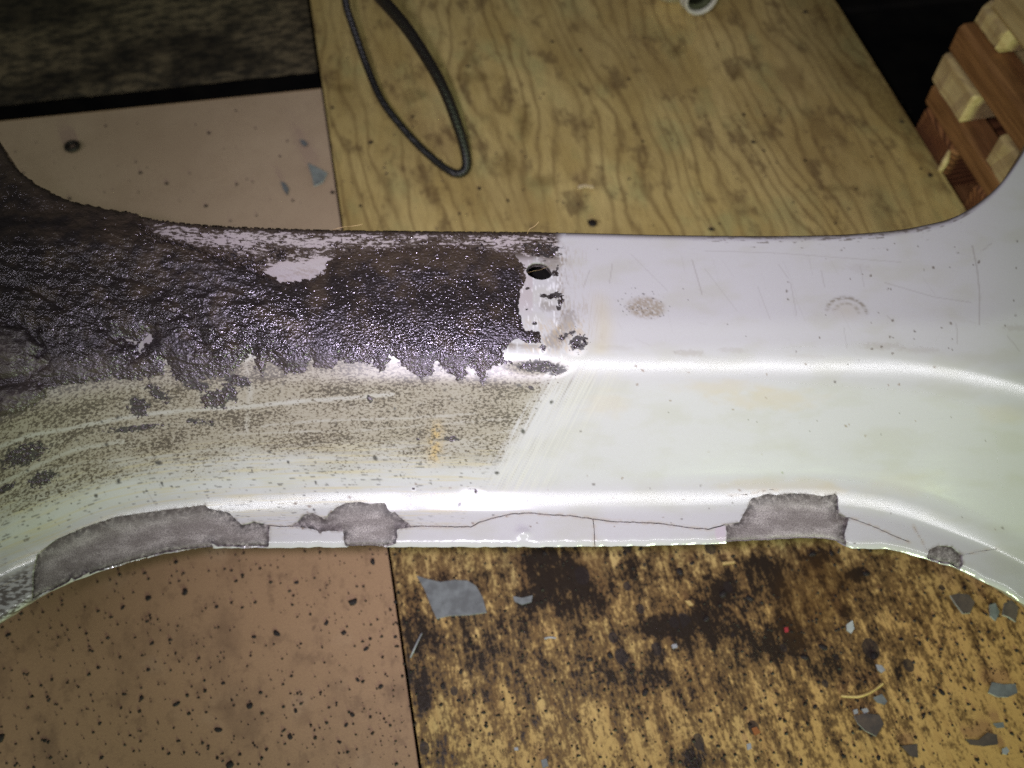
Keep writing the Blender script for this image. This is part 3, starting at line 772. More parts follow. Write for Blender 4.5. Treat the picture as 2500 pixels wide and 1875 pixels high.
fan = np.exp(-((GX - 1420) / 50) ** 2) * sstep(700, 740, GY) * (1 - sstep(820, 860, GY)) + np.exp(-((GX - 1400) / 40) ** 2) * sstep(590, 620, GY) * (1 - sstep(690, 720, GY)) * .7
tone = mix(tone, (0.36, 0.30, 0.22), 0.42 * fan * sstep(0.5, 0.72, fbm((GX + .12 * GY) / 3.2, GY / 60, 135, 3)))
# white scraping streaks in the window
tone = mix(tone, (0.86, 0.86, 0.86), 0.6 * win * sstep(0.60, 0.75, fbm((GX + .1 * GY) / 4, GY / 40, 137, 3)))

# cleaned right half: finger marks, specks, scratches, grime in the top edge
right = sstep(1380, 1420, GX)
q = np.clip(1.15 - ell(GX, GY, 1576, 750, 52, 30, 0.12), 0, 1) * (0.5 + 0.5 * sstep(-40, 30, (GX - 1540) * .3 + GY - 735))
tone = mix(tone, (0.27, 0.215, 0.15), 0.80 * sstep(0.05, 0.5, q) * sstep(0.25, 0.60, fbm(GX / 9, GY / 7, 140, 4, .65)))
tone = mix(tone, DARK, 0.75 * sstep(0.0, 0.2, np.clip(1.35 - ell(GX, GY, 1572, 742, 52, 34, 0.1), 0, 1)) * sstep(0.66, 0.76, fbm(GX / 7, GY / 6, 141, 3)))
for rr, am in ((1.0, .85), (0.62, .6)):
    e = ell(GX, GY, 2066, 765, 48 * rr, 38 * rr, 0.12)
    arc = np.exp(-((e - 1) / (0.11 / rr)) ** 2) * sstep(2, -10, GY - 766 - 0.1 * (GX - 2066))
    tone = mix(tone, (0.13, 0.095, 0.05), 0.8 * am * arc * (0.25 + 0.75 * sstep(0.40, 0.60, fbm(GX / 14, GY / 6, 143, 3))))
tone = mix(tone, (0.42, 0.37, 0.27), 0.4 * np.clip(1.1 - ell(GX, GY, 2066, 758, 50, 30, .1), 0, 1))
for (cx, cy, rx, ry, a) in ((1680, 862, 46, 10, .5), (1790, 855, 50, 8, .3), (2160, 845, 70, 11, .35), (2250, 855, 60, 9, .3), (1975, 870, 60, 6, .25), (2095, 655, 40, 14, .2), (1500, 850, 60, 8, .2), (2480, 800, 40, 10, .4)):
    q = np.clip(1.2 - ell(GX, GY, cx, cy, rx, ry, .03) + 1.4 * (fbm(GX / 12, GY / 7, 145, 4, .65) - .5), 0, 1)
    tone = mix(tone, (0.25, 0.20, 0.15), 0.55 * a * sstep(0.2, .7, q))
edgeg = sstep(1660, 1800, GX) * (1 - sstep(34, 60, GY - Tg)) * (1 - sstep(2330, 2420, GX))
q = fbm((GX + 2.0 * (GY - Tg)) / 40, (GY - Tg) / 6, 147, 4, .6) + 0.25 * (1 - sstep(0, 26, GY - Tg)) - 0.08
tone = mix(tone, (0.10, 0.075, 0.055), 0.75 * edgeg * sstep(0.60, 0.74, q))
tone = mix(tone, (0.16, 0.125, 0.09), 0.7 * (1 - sstep(1, 9, GY - Tg)) * (GX > 1380))
rng = np.random.default_rng(7)
def blot_pts(n, x0, x1, y0, y1, r0, r1, col, am):
    global tone
    for _ in range(n):
        cx, cy = rng.uniform(x0, x1), rng.uniform(y0, y1)
        r = r0 + (r1 - r0) * rng.random() ** 3
        i0, i1 = np.searchsorted(cols, [cx - 14, cx + 14])
        if i1 <= i0: continue
        sub = (slice(None), slice(i0, i1))
        e = ell(GX[sub], GY[sub], cx, cy, r * rng.uniform(1, 1.9), r, rng.uniform(0, 3))
        tone[sub] = mix(tone[sub], col, am * (1 - sstep(0.6, 1.3, e)))
blot_pts(45, 1400, 2640, 585, 1330, 1.1, 3.0, (0.12, 0.10, 0.09), .8)
blot_pts(30, 1400, 2640, 850, 1330, 1.5, 3.0, (0.20, 0.13, 0.08), .8)
blot_pts(40, 1900, 2500, 590, 900, 1.4, 3.2, (0.10, 0.07, 0.05), .8)
blot_pts(60, 0, 1350, 930, 1260, 2.0, 5.5, (0.035, 0.03, 0.03), .95)
blot_pts(30, 600, 1400, 1180, 1300, 1.5, 3.5, (0.16, 0.10, 0.07), .8)
SCR = [([(2374, 600), (2386, 660), (2392, 720), (2391, 790)], 1.7, .8), ([(1690, 635), (1714, 718)], 1.3, .7), ([(2335, 790), (2338, 840)], 1.2, .6), ([(2160, 690), (2280, 725), (2370, 738)], 1.2, .45),
       ([(2460, 820), (2490, 858)], 1.2, .5), ([(1495, 645), (1488, 690)], 1.2, .6), ([(1440, 660), (1425, 700)], 1.2, .5), ([(1930, 690), (1945, 770)], 1.2, .5), ([(2005, 660), (2013, 700)], 1.2, .5),
       ([(1720, 655), (1800, 760)], 1.0, .3), ([(1850, 700), (1880, 780)], 1.0, .4), ([(2060, 800), (2068, 850)], 1.0, .4), ([(1720, 612), (1900, 618), (2200, 640)], 1.0, .4), ([(1540, 620), (1630, 710)], 1.0, .3),
       ([(1900, 645), (1925, 680)], 1.0, .4), ([(2100, 650), (2110, 700)], 1.0, .4), ([(2400, 610), (2420, 595)], 1.3, .5), ([(2165, 770), (2180, 785)], 1.2, .4), ([(360, 1200), (383, 1240), (385, 1258)], 1.0, .6), ([(60, 1340), (85, 1364)], 1.2, .7)]
for _ in range(30):
    x = rng.uniform(1450, 2480); y = rng.uniform(600, 860); L = rng.uniform(10, 60); a = rng.uniform(.9, 1.4) if rng.random() < .7 else rng.uniform(.1, .5)
    SCR.append(([(x, y), (x + L * math.cos(a), y + L * math.sin(a))], 0.9, rng.uniform(.08, .22)))
for pts, wd, am in SCR:
    xs = [p[0] for p in pts]; i0, i1 = np.searchsorted(cols, [min(xs) - 8, max(xs) + 8])
    sub = (slice(None), slice(max(0, i0), i1))
    dd = seg_dist(GX[sub], GY[sub], pts)
    tone[sub] = mix(tone[sub], (0.16, 0.12, 0.10), 0.42 * am * (1 - sstep(wd * .5, wd + 1.1, dd)))
# brown halo along cracks, chips, lower edge; dirty far-left lip; a thin lilac flake spot beside the right chip
halo = np.clip(1 - np.abs(crack_d) / 7, 0, 1)
tone = mix(tone, (0.38, 0.28, 0.18), 0.42 * halo * ramp(fbm(GX / 16, GY / 10, 151), .35, .65))
halo2 = np.clip(1 + chip_d / 9, 0, 1)
tone = mix(tone, (0.16, 0.12, 0.09), 0.65 * halo2 ** 2 * ramp(fbm(GX / 12, GY / 12, 153), .4, .6))
lipleft = (1 - sstep(60, 110, GX)) * sstep(1400, 1440, GY + 0.5 * GX)
tone = mix(tone, (0.055, 0.04, 0.025), 0.9 * lipleft * sstep(0.44, 0.56, fbm(GX / 22, GY / 9, 155, 4, .6)))
tone = mix(tone, (0.50, 0.43, 0.47), 0.9 * sstep(-2, 3, poly_sdf(GX, GY, pz([(135, 660), (150, 600), (230, 570), (290, 580), (290, 780), (230, 795), (160, 770)], 5.53, 1720, 1180))))
patch(1010, 1190 + 3, 5, 5, 0, .7, 5, 5, 31); patch(1155, 1200, 26, 12, 0.3, .5, 5, 5, 32, k=2.2); patch(1102, 1071, 22, 7, .1, .9, 9, 5, 33); patch(903, 975, 7, 15, -.4, .9, 6, 6, 34); patch(1020, 1072, 5, 4, 0, .9, 5, 5, 35); patch(1297, 950, 10, 7, .5, .8, 6, 6, 36)
patch(525, 975, 42, 24, .1, .96, 14, 8, 37, k=2.2); patch(480, 940, 40, 14, .2, .9, 14, 7, 38, k=2.2); patch(338, 995, 26, 26, .3, .95, 10, 8, 39, k=2.0); patch(330, 1045, 80, 9, -.1, .85, 16, 6, 40, k=2.0); patch(60, 1110, 65, 28, -.35, .9, 14, 8, 41, k=2.0)
patch(100, 1170, 40, 22, -.3, .85, 12, 7, 42, k=2.2); patch(580, 930, 40, 16, .3, .9, 12, 8, 43, k=2.2); patch(385, 960, 40, 16, .6, .85, 10, 7, 44, k=2.2); patch(490, 1030, 50, 8, .1, .8, 14, 6, 45, k=2.0); patch(560, 955, 30, 20, .9, .9, 10, 8, 46, k=2.2); patch(15, 1192, 30, 9, -.4, .9, 10, 6, 47, k=2.0)
dk = 1 - np.clip(tone.mean(-1) / 0.46, 0, 1)
rough = 0.15 + 0.30 * dk + 0.12 * pres + 0.34 * mot

# --- the thick wet grime, left
g_ = slice(0, 8 + n1 + 108); gc = slice(0, int(np.searchsorted(cols, 1460)))
gx, gy = GX[g_, gc], GY[g_, gc]; gP, gN = P[g_, gc], N[g_, gc]
gd = poly_sdf(gx, gy, GR, 60)
nzg = fbm(gx / 15, gy / 12, 161, 4, .6) - 0.5
gd = gd + 15 * nzg + (1 - sstep(660, 720, gy)) * 30 * (fbm(gx / 13, gy / 7, 166, 4, .62) - .5) + sstep(835, 875, gy) * (22 * (fbm(gx / 8, gy / 7, 164, 3, .6) - .5)) + sstep(840, 880, gy) * (24 * (fbm(gx / 26, gy / 18, 162, 4, .6) - .47))
for c_, pts in ((1, pz([(780, 580), (850, 590), (880, 610), (940, 550), (975, 560), (970, 610), (920, 630), (920, 660), (880, 690), (865, 640), (800, 605)], 2.592, 0, 600)),):
    gd = np.minimum(gd, -(poly_sdf(gx, gy, pts, 60) - 3 + 22 * (fbm(gx / 9, gy / 8, 163, 3) - .5)))
tsn = 0.6 * fbm(gx / 26, gy / 5.5, 191, 4, .6) + 0.4 * fbm(gx / 9, gy / 5, 193, 3, .6) + bias[g_, gc]
strip = (tsn - 0.535) * 70 - 40 * (1 - inside_top[g_, gc]) - 30 * sstep(-14, 8, wedge[g_, gc]) - 30 * (gx < 335)
gd = np.maximum(gd, np.minimum(strip, 5.0))
mot_d = -0.16 * 22 * (gx > 1295) + (mot[g_, gc] + 2.6 * (fbm(gx / 15, gy / 10, 195, 5, .66) - .5) - 0.80) * 22
gd = np.maximum(gd, np.minimum(mot_d, 7.0))
gd = np.minimum(gd, -hole_d[g_, gc])
holes = fbm(gx / 9, gy / 5, 165, 3)
gd = np.where((gx > 350) & (gy < 640), gd - 22 * sstep(.55, .66, holes) * (1 - sstep(590, 640, gy)), gd)
thick = 0.00012 + 0.0004 * (1 - sstep(500, 900, gx)) * (fbm(gx / 10, gy / 6, 179, 2) - .3).clip(0, 1) + (0.0009 + 0.0010 * (1 - sstep(500, 900, gx))) * (1 - np.exp(-np.clip(gd, 0, None) / 26.0))
lump = fbm(gx / 70, gy / 34, 171, 3) - 0.5
ridg = 1 - 2 * np.abs(fbm((gx + .6 * gy) / 46, (gy - .22 * gx) / 15, 173, 4, .55) - .5)
rough_l = 1 - sstep(500, 900, gx)
inner = sstep(2, 26, gd)
disp = thick + inner * ((0.0010 * lump + 0.0011 * (ridg - 0.8)) * (0.12 + rough_l) + 0.00012 * (fbm(gx / 6.5, gy / 5.0, 175, 2) - .5))
# boss at the far left with a cracked seat round it
wv_ = fbm(gx / 34, gy / 30, 185, 3) - .5
eb = ell(gx, gy, 28, 862, 72, 66, 0.2) + 0.9 * wv_; eb2 = ell(gx, gy, 40, 975, 95, 42, -0.25) + 0.8 * wv_
disp += 0.0028 * np.clip(1 - eb ** 2, 0, 1) - 0.0022 * np.exp(-((eb - 1.15) / .16) ** 2)
disp += 0.0030 * np.clip(1 - eb2 ** 2, 0, 1) - 0.0018 * np.exp(-((eb2 - 1.1) / .14) ** 2)
swell = 0.0075 * (1 - sstep(520, 860, gx)) * sstep(500, 625, gy) * np.clip((905 - gy) / 280, 0, 1)
disp += inner * (swell + 0.0009 * rough_l * (fbm(gx / 28, gy / 16, 181, 3) - .5) * 2)
disp += 0.0016 * np.clip(1.2 - np.minimum(eb, eb2), 0, 1) * (fbm(gx / 13, gy / 11, 183, 4, .6) - .45) * 2
# folds and gouges
for pts, wd, dp in (([(240, 780), (270, 815), (300, 845), (320, 880)], 9, .0016), ([(455, 760), (480, 800), (500, 840)], 14, .0013), ([(90, 800), (105, 850), (85, 900), (40, 925), (-20, 945)], 8, .0018), ([(0, 700), (90, 720), (160, 760)], 8, .0010), ([(300, 690), (420, 720)], 8, .0008), ([(520, 700), (640, 740)], 8, .0006)):
    disp -= dp * np.exp(-(seg_dist(gx, gy + 8 * lump, pts) / wd) ** 2)
disp = np.maximum(disp, 0.0001) * sstep(-6, 6, gd) + 0.00004
dry = np.clip(0.55 * np.clip(1.15 - eb, 0, 1) + 0.5 * np.clip(1.15 - eb2, 0, 1) + 0.40 * sstep(845, 905, gy + 0 * gx) * (1 - .3 * rough_l), 0, 1) * (0.6 + .8 * fbm(gx / 20, gy / 20, 177))

brown = np.clip(1 - (gy - Tg[g_, gc]) / 130, -0.3, 1)
M_paint = paint_mat(); M_grime = grime_mat(); M_bare = bare_mat()
PT = 0.0011                                                   # thickness of the coat
root = empty('coated_crossmember', (0, 0, 0.188))
tag(root, 'white coated crossmember, left half caked in black grease, right half wiped clean', 'metal part')
def local(A): return A - np.array([0, 0, 0.188])
Fp = -np.maximum.reduce([chip_d, hole_d, crack_d])
clipped_layer('paint_coat', local(P), N, Fp, {'tone': tone, 'rough': rough, 'spk': spk, 'stg': stg, 'stb': stb, 'mot': mot, 'flow': np.stack([GX / 100, np.where(WM > 0, 9 + WM * 3.3, GY / 100), 0 * GX], -1)}, M_paint, root, PT)
sl = (slice(None, None, 2), slice(None, None, 2))
Pb = local(P - N * PT)
clipped_layer('bare_shell', Pb[sl], N[sl], -hole_d[sl], {'rim': np.clip(1.1 - chip_d / 28, 0, 1)[sl]}, M_bare, root, 0.003)
for cpoly, lab in ((CHIP1, 'long bare grey patch at the left end of the lower edge'), (CHIP2, 'bird-shaped bare grey patch left of the middle of the lower edge'),
                   (CHIP3, 'square bare grey patch right of the middle of the lower edge'), (CHIP4, 'small round bare patch at the right end of the lower edge')):
    cd_ = poly_sdf(GX, GY, cpoly)
    bp = clipped_layer('bare_patch', local(P - N * (PT - 0.00012)), N, np.minimum(cd_ + 16, -hole_d), {'rim': np.clip(1.1 - chip_d / 28, 0, 1)}, M_bare, root, 0.0)
    bp['label'] = lab
clipped_layer('grime_crust', local(gP + gN * disp[..., None]), gN, gd, {'dry': dry, 'brown': brown}, M_grime, root, 0.0)
# the closed underside, added to keep the hole dark
lo = np.stack([Pb[0], Pb[0] * .5 + Pb[-1] * .5 + np.array([0, 0, -.040]), Pb[-1]])[:, ::8]
M_under = plain_mat('inside_shade_black', (0.004, 0.004, 0.004), (0.009, 0.008, 0.007), 200, 0.9, 0.1)  # the hole's inner shade is put into this near-black colour
np_mesh('added_dark_underside', lo.reshape(-1, 3), grid_faces(*lo.shape[:2]), M_under, root)

# ------------------------------------------------------------------ tubes, wires
def tube(name, pts, rad, mat, parent=None, seg=8, sub=6, caps=True):
    pts = [np.array(p, float) for p in pts]; rad = [rad] * len(pts) if np.isscalar(rad) else rad
    C = []; R = []
    n = len(pts)
    for i in range(n - 1):
        p0, p1, p2, p3 = pts[max(0, i - 1)], pts[i], pts[i + 1], pts[min(n - 1, i + 2)]
        for k in range(sub):
            t = k / sub
            C.append(.5 * (2 * p1 + (p2 - p0) * t + (2 * p0 - 5 * p1 + 4 * p2 - p3) * t * t + (3 * p1 - p0 - 3 * p2 + p3) * t ** 3))
            R.append(rad[i] + (rad[i + 1] - rad[i]) * t)
    C.append(pts[-1]); R.append(rad[-1])
    V = []; F = []
    ref = np.array([0.31, 0.2, 0.93])
    for i, c in enumerate(C):
        t = C[min(i + 1, len(C) - 1)] - C[max(i - 1, 0)]; t = t / (np.linalg.norm(t) + 1e-12)
        a = np.cross(t, ref); a /= np.linalg.norm(a) + 1e-12; b = np.cross(t, a)
        for k in range(seg):
            an = 2 * math.pi * k / seg
            V.append(c + R[i] * (a * math.cos(an) + b * math.sin(an)))
    for i in range(len(C) - 1):
        for k in range(seg):
            F.append((i * seg + k, i * seg + (k + 1) % seg, (i + 1) * seg + (k + 1) % seg, (i + 1) * seg + k))
    if caps: F += [tuple(range(seg))[::-1], tuple((len(C) - 1) * seg + k for k in range(seg))]
    return py_mesh(name, V, F, mat, parent, True)

# black cable hanging in a loop
def cable_mat():
    m = Mat('black_cable_sheath', 0.42, 0.5)
    co = m.coord((1, 1, 1))
    w_ = m.new('ShaderNodeTexWave', wave_type='BANDS', bands_direction='DIAGONAL')
    m.put(w_.inputs['Vector'], co); w_.inputs['Scale'].default_value = 160; w_.inputs['Distortion'].default_value = 2
    m.color(m.mix(m.noise(co, 120, 3), (0.004, 0.004, 0.004), (0.014, 0.012, 0.011)))
    m.bump(w_.outputs[1], 0.4, 0.0006)
    return m.m
M_cable = cable_mat()
cb = [(842, -160, .115), (842, -60, .10), (845, 10, .085), (865, 75, .07), (895, 160, .052), (932, 245, .038), (985, 315, .026), (1035, 368, .017), (1085, 410, .011), (1118, 424, .009), (1138, 408, .012), (1134, 362, .024),
      (1112, 290, .046), (1082, 215, .07), (1040, 140, .095), (990, 65, .12), (930, -5, .145), (870, -75, .17), (800, -160, .19)]
crad = [.0031] * 9 + [.0035, .0039, .0041] + [.0044] * 7
cable = tube('cable', [at(x, y, z) for x, y, z in cb], crad, M_cable, None, 12, 8)
tag(cable, 'black sheathed cable hanging in a narrow loop above the plywood', 'cable')

# bottle neck peeping in at the top edge
def bottle():
    r = empty('plastic_bottle', tuple(at(1712, -40, 0.0)))
    tag(r, 'translucent off-white plastic bottle lying with its open neck at the top edge of the plywood', 'bottle')
    m = Mat('milky_plastic', 0.35, 0.5)
    m.color(m.mix(m.noise(m.coord(), 60, 3), (0.72, 0.70, 0.58), (0.56, 0.55, 0.45)))
    mi = plain_mat('bottle_inside', (0.10, 0.11, 0.055), (0.05, 0.055, 0.03), 80, 0.4)
    o = at(1706, 6, 0.020)
    ax = np.array([0.24, 0.86, -0.05]); ax /= np.linalg.norm(ax)      # from mouth into the bottle
    tilt = np.array([-0.22, 0.96, -0.05]); 
    ax = tilt / np.linalg.norm(tilt)
    o = at(1714, 0, 0.037)
    e1 = np.cross(ax, [0, 0, 1.0]); e1 /= np.linalg.norm(e1); e2 = np.cross(ax, e1)
    base = np.array(r.location)
    def lathe(name, prof, mat):
        V = []; F = []; sg = 40
        for t, rr in prof:
            for k in range(sg):
                a = 2 * math.pi * k / sg
                V.append(o + ax * t + rr * (e1 * math.cos(a) + e2 * math.sin(a)) - base)
        for i in range(len(prof) - 1):
            for k in range(sg):
                F.append((i * sg + k, i * sg + (k + 1) % sg, (i + 1) * sg + (k + 1) % sg, (i + 1) * sg + k))
        return py_mesh(name, V, F, mat, r, True)
    R = 0.0155
    lathe('neck', [(0.004, R * .80), (0.0006, R * .82), (0, R * .88), (0.0005, R * .97), (0.002, R), (0.004, R * .97), (0.005, R * .93), (0.008, R * .93), (0.009, R * 1.06), (0.011, R * 1.10), (0.0125, R * 1.02), (0.02, R), (0.03, R * 1.0)], m.m)
    lathe('neck_bore', [(0.003, R * .81), (0.010, R * .79), (0.0105, R * .74), (0.013, R * .74), (0.0135, R * .79), (0.03, R * .78), (0.05, R * .7), (0.051, 0.0005)], mi)
    lathe('bottle_body', [(0.026, R * .99), (0.034, R * 1.25), (0.045, R * 2.0), (0.055, R * 2.3), (0.090, R * 2.32), (0.096, R * 2.2), (0.098, R * .1)], m.m)
bottle()

# ------------------------------------------------------------------ pallet at the right
def wood_mat(name, a, b, ring=False):
    m = Mat(name, 0.7, 0.25)
    if ring:
        tc = m.coord((1, 1, 1)); w_ = m.new('ShaderNodeTexWave', wave_type='RINGS', rings_direction='X')
        m.put(w_.inputs['Vector'], tc); w_.inputs['Scale'].default_value = 75; w_.inputs['Distortion'].default_value = 2.5
        w_.inputs['Detail'].default_value = 2
        m.color(m.mix(w_.outputs[1], a, b))
    else:
        n = m.noise(m.coord((260, 14, 260)), 1.0, 4, .6); n2 = m.noise(m.coord((60, 30, 60)), 1.0, 3)
        c = m.mix(m.step(n, .35, .7), a, b)
        m.color(m.mix(m.step(n2, .5, .75, 0, .4), c, tuple(x * .5 for x in b)))
        m.bump(n, .3, .0012)
    return m.m
M_brown = wood_mat('weathered_brown_wood', (0.34, 0.165, 0.062), (0.20, 0.090, 0.032))
M_pale = wood_mat('pale_sawn_pine', (0.62, 0.47, 0.235), (0.50, 0.355, 0.165))
M_end = wood_mat('brown_end_grain', (0.30, 0.125, 0.05), (0.085, 0.032, 0.015), True)
pal = None
def block(name, parent, o, x0, x1, y0, y1, z0, z1, mat, rnd=0.002, seed=0):
    """a sawn piece with eased, slightly uneven edges; own frame = the pallet's"""
    rg = random.Random(seed)
    V = []; F = []
    def ringpts(y):
        e = rnd
        pr = [(x0 + e, z0), (x1 - e, z0), (x1, z0 + e), (x1, z1 - e), (x1 - e, z1), (x0 + e, z1), (x0, z1 - e), (x0, z0 + e)]
        return [(x + rg.uniform(-.0007, .0007), y, z + rg.uniform(-.0007, .0007)) for x, z in pr]
    ys = [y0, y0 + rnd] + [y0 + (y1 - y0) * k / 6 for k in range(1, 6)] + [y1 - rnd, y1]
    for i, y in enumerate(ys):
        pr = ringpts(y)
        if i in (0, len(ys) - 1):
            cx, cz = (x0 + x1) / 2, (z0 + z1) / 2
            pr = [(cx + (x - cx) * (1 - rnd / (x1 - x0) * 2), y, cz + (z - cz) * (1 - rnd / (z1 - z0) * 2)) for x, y, z in pr]
        V += pr
    for i in range(len(ys) - 1):
        for k in range(8):
            F.append((i * 8 + k, i * 8 + (k + 1) % 8, (i + 1) * 8 + (k + 1) % 8, (i + 1) * 8 + k))
    F += [tuple(range(8))[::-1], tuple((len(ys) - 1) * 8 + k for k in range(8))]
    return py_mesh(name, V, F, mat, parent)
# frame: the pallet's long side lies parallel to the plywood edge; its far corner at photo pixel (2240, 300)
PAL_Y = 0.169                         # where the pallet ends, along the plywood edge
pcorner = seam + AX * (PLY_W + 0.004) + AY * PAL_Y
pal = empty('wooden_pallet', (pcorner[0], pcorner[1], Z_FLOOR), YAW)
tag(pal, 'stacked wooden pallet of brown and pale slats, beyond the plywood edge at upper right', 'pallet')
def lay(name, y0, y1, za, zb, mat, x0=0.0, x1=0.55, seed=0, rnd=0.002):
    return block(name, pal, None, x0, x1, y0 - PAL_Y, y1 - PAL_Y, za - Z_FLOOR, zb - Z_FLOOR, mat, rnd, seed)
# long slats run towards the viewer; the cross slats between them show their sawn ends
lay('slat', -0.45, 0.170, 0.0190, 0.0402, M_brown, 0.0, 0.024, 1, .003)
lay('slat', -0.45, 0.173, 0.0680, 0.0940, M_brown, 0.0, 0.026, 2, .003)
lay('slat', -0.45, 0.170, 0.0190, 0.0402, M_brown, 0.36, 0.385, 3, .003)
lay('slat', -0.45, 0.170, 0.0680, 0.0940, M_brown, 0.36, 0.385, 4, .003)
for i, (a, b) in enumerate([(0.1125, 0.168), (0.020, 0.0795), (-0.10, -0.04), (-0.22, -0.16)]):
    lay('cross_slat', a, b, -0.030, 0.0187, M_end, 0.001, 0.40, 10 + i, 0.004)
for i, (a, b) in enumerate([(0.1195, 0.172), (0.028, 0.0797), (-0.065, -0.015), (-0.16, -0.11)]):
    lay('cross_slat', a, b, 0.0405, 0.0677, M_pale, -0.002, 0.40, 20 + i)
for i, (a, b) in enumerate([(0.128, 0.170), (0.035, 0.080)]):
    lay('cross_slat', a, b, 0.0943, 0.1165, M_pale, 0.006, 0.40, 30 + i, .005)
lay('slat', -0.40, 0.158, 0.1168, 0.150, M_pale, 0.004, 0.05, 40, .003)
lay('bearer', -0.45, 0.165, -0.0745, -0.0303, M_brown, 0.004, 0.10, 50)
lay('bearer', -0.45, 0.165, -0.0745, -0.0303, M_brown, 0.30, 0.40, 51)
# a splinter torn from the end block
tube('splinter', [np.array(p) - np.array([0, PAL_Y, Z_FLOOR]) for p in ((-0.001, 0.116, 0.016), (-0.004, 0.111, 0.010), (-0.005, 0.110, 0.002), (-0.003, 0.114, -0.006))], [.001, .0028, .0026, .0004], M_pale, pal, 6, 4)

# ------------------------------------------------------------------ debris on the boards
M_flake = plain_mat('grey_blue_flake', (0.225, 0.24, 0.24), (0.14, 0.145, 0.145), 160, 0.5, 0.4, 0.1)
M_flakeD = plain_mat('dirty_brown_flake', (0.13, 0.095, 0.075), (0.075, 0.06, 0.055), 200, 0.6, 0.4, 0.2)
M_flakeW = plain_mat('pale_flake', (0.42, 0.425, 0.44), (0.30, 0.305, 0.32), 200, 0.45, 0.5, 0.05)
M_crumb = plain_mat('black_grime', (0.012, 0.010, 0.009), (0.03, 0.022, 0.018), 500, 0.55, 0.35, 0.3)
M_red = plain_mat('red_speck', (0.45, 0.04, 0.05), (0.30, 0.03, 0.03), 400, 0.5)
M_straw = plain_mat('dry_straw', (0.62, 0.44, 0.17), (0.48, 0.32, 0.12), 120, 0.55, 0.4, 0.1)
M_hair = plain_mat('blond_fibre', (0.60, 0.42, 0.20), (0.45, 0.3, 0.15), 120, 0.5, 0.4, 0)
def ear(pts):
    from mathutils.geometry import tessellate_polygon
    return tessellate_polygon([[Vector((x, y, 0)) for x, y in pts]])
def flake(name, label, cat, px, mat, thick=0.0010, curl=0.0, axis=0.0, lift=0.0006, zt=0.0, tiltx=0.0, group=None, edge_mat=None):
    """a broken plate of coat: outline on the board, bent along an axis, with thickness"""
    W = np.array([at(x, y, zt) for x, y in px]); c = W.mean(0)
    # divide the outline, then fill with rings toward the middle so that it can bend
    L = []
    for a, b in zip(W, np.roll(W, -1, 0)):
        n = max(1, int(np.linalg.norm(b - a) / 0.004))
        for k in range(n): L.append(a + (b - a) * k / n)
    L = np.array(L); n = len(L)
    rings = [c + (L - c) * s for s in (1.0, 0.72, 0.42, 0.15)]
    V = np.concatenate(rings + [c[None]]) - c
    ca, sa = math.cos(axis), math.sin(axis)
    u = V[:, 0] * ca + V[:, 1] * sa
    V[:, 2] = curl * u * u + tiltx * (-V[:, 0] * sa + V[:, 1] * ca)
    V[:, 2] -= V[:, 2].min() - lift
    m = len(V); B = V.copy(); B[:, 2] -= 0; V2 = V.copy(); V2[:, 2] += thick
    allV = np.concatenate([V2, B])
    F = []
    for r in range(3):
        for k in range(n):
            F.append((r * n + k, r * n + (k + 1) % n, (r + 1) * n + (k + 1) % n, (r + 1) * n + k))
    for k in range(n): F.append((3 * n + k, 3 * n + (k + 1) % n, 4 * n))
    nf = len(F)
    F += [tuple(m + i for i in f[::-1]) for f in F]
    F += [(k, m + k, m + (k + 1) % n, (k + 1) % n) for k in range(n)]
    o = py_mesh(name, allV, F, mat)
    if edge_mat is not None:
        o.data.materials.append(edge_mat)
        for p in o.data.polygons[2 * nf:]: p.material_index = 1
    o.location = (c[0], c[1], c[2])
    tag(o, label, cat, group)
    return o
G = 'broken flakes of coating on the boards'
q8 = lambda p: pz(p, 2.458, 800, 1200)
q9 = lambda p: pz(p, 2.458, 1650, 1200)
q1 = lambda p: pz(p, 2.592, 0, 0)
flake('paint_flake', 'large grey-blue coating flake on the plywood just right of the hardboard seam', 'paint flake', q8([(535, 512), (600, 532), (680, 550), (760, 537), (840, 542), (890, 572), (930, 640), (955, 732), (850, 747), (730, 752), (655, 770), (620, 690), (580, 590)]), M_flake, .0011, 0.6, 1.2, .0012, group=G, edge_mat=M_flakeW)
flake('paint_flake', 'small dark flake on the plywood just right of the large grey-blue one', 'paint flake', q8([(1112, 640), (1170, 650), (1230, 635), (1222, 675), (1165, 690), (1120, 670)]), M_flake, .001, 1.0, 0.4, .003, group=G)
flake('paint_flake', 'brown-faced flake with a pale broken edge, left of the curled pair', 'paint flake', q9([(1605, 655), (1650, 640), (1720, 645), (1760, 690), (1735, 750), (1690, 755), (1640, 700)]), M_flakeD, .0014, 2.0, 0.7, .006, tiltx=.2, group=G, edge_mat=M_flakeW)
flake('paint_flake', 'curled grey flake, left of the curled pair near the right plywood edge', 'paint flake', q9([(1845, 705), (1885, 690), (1920, 740), (1895, 790), (1855, 765)]), M_flake, .0012, 6.0, 0.9, .004, tiltx=.4, group=G, edge_mat=M_flakeW)
flake('paint_flake', 'dark curled flake with pale rim, right of the curled pair', 'paint flake', q9([(1925, 700), (1965, 680), (2015, 720), (2010, 800), (1960, 775), (1920, 765)]), M_flakeD, .0014, 5.0, 0.5, .005, tiltx=.35, group=G, edge_mat=M_flakeW)
flake('paint_flake', 'pale grey arched flake alone at the right edge of the plywood', 'paint flake', q9([(1885, 1150), (1955, 1162), (2025, 1160), (2037, 1215), (1980, 1240), (1920, 1238), (1862, 1212)]), M_flake, .0011, 2.5, 0.0, .0015, group=G, edge_mat=M_flakeW)
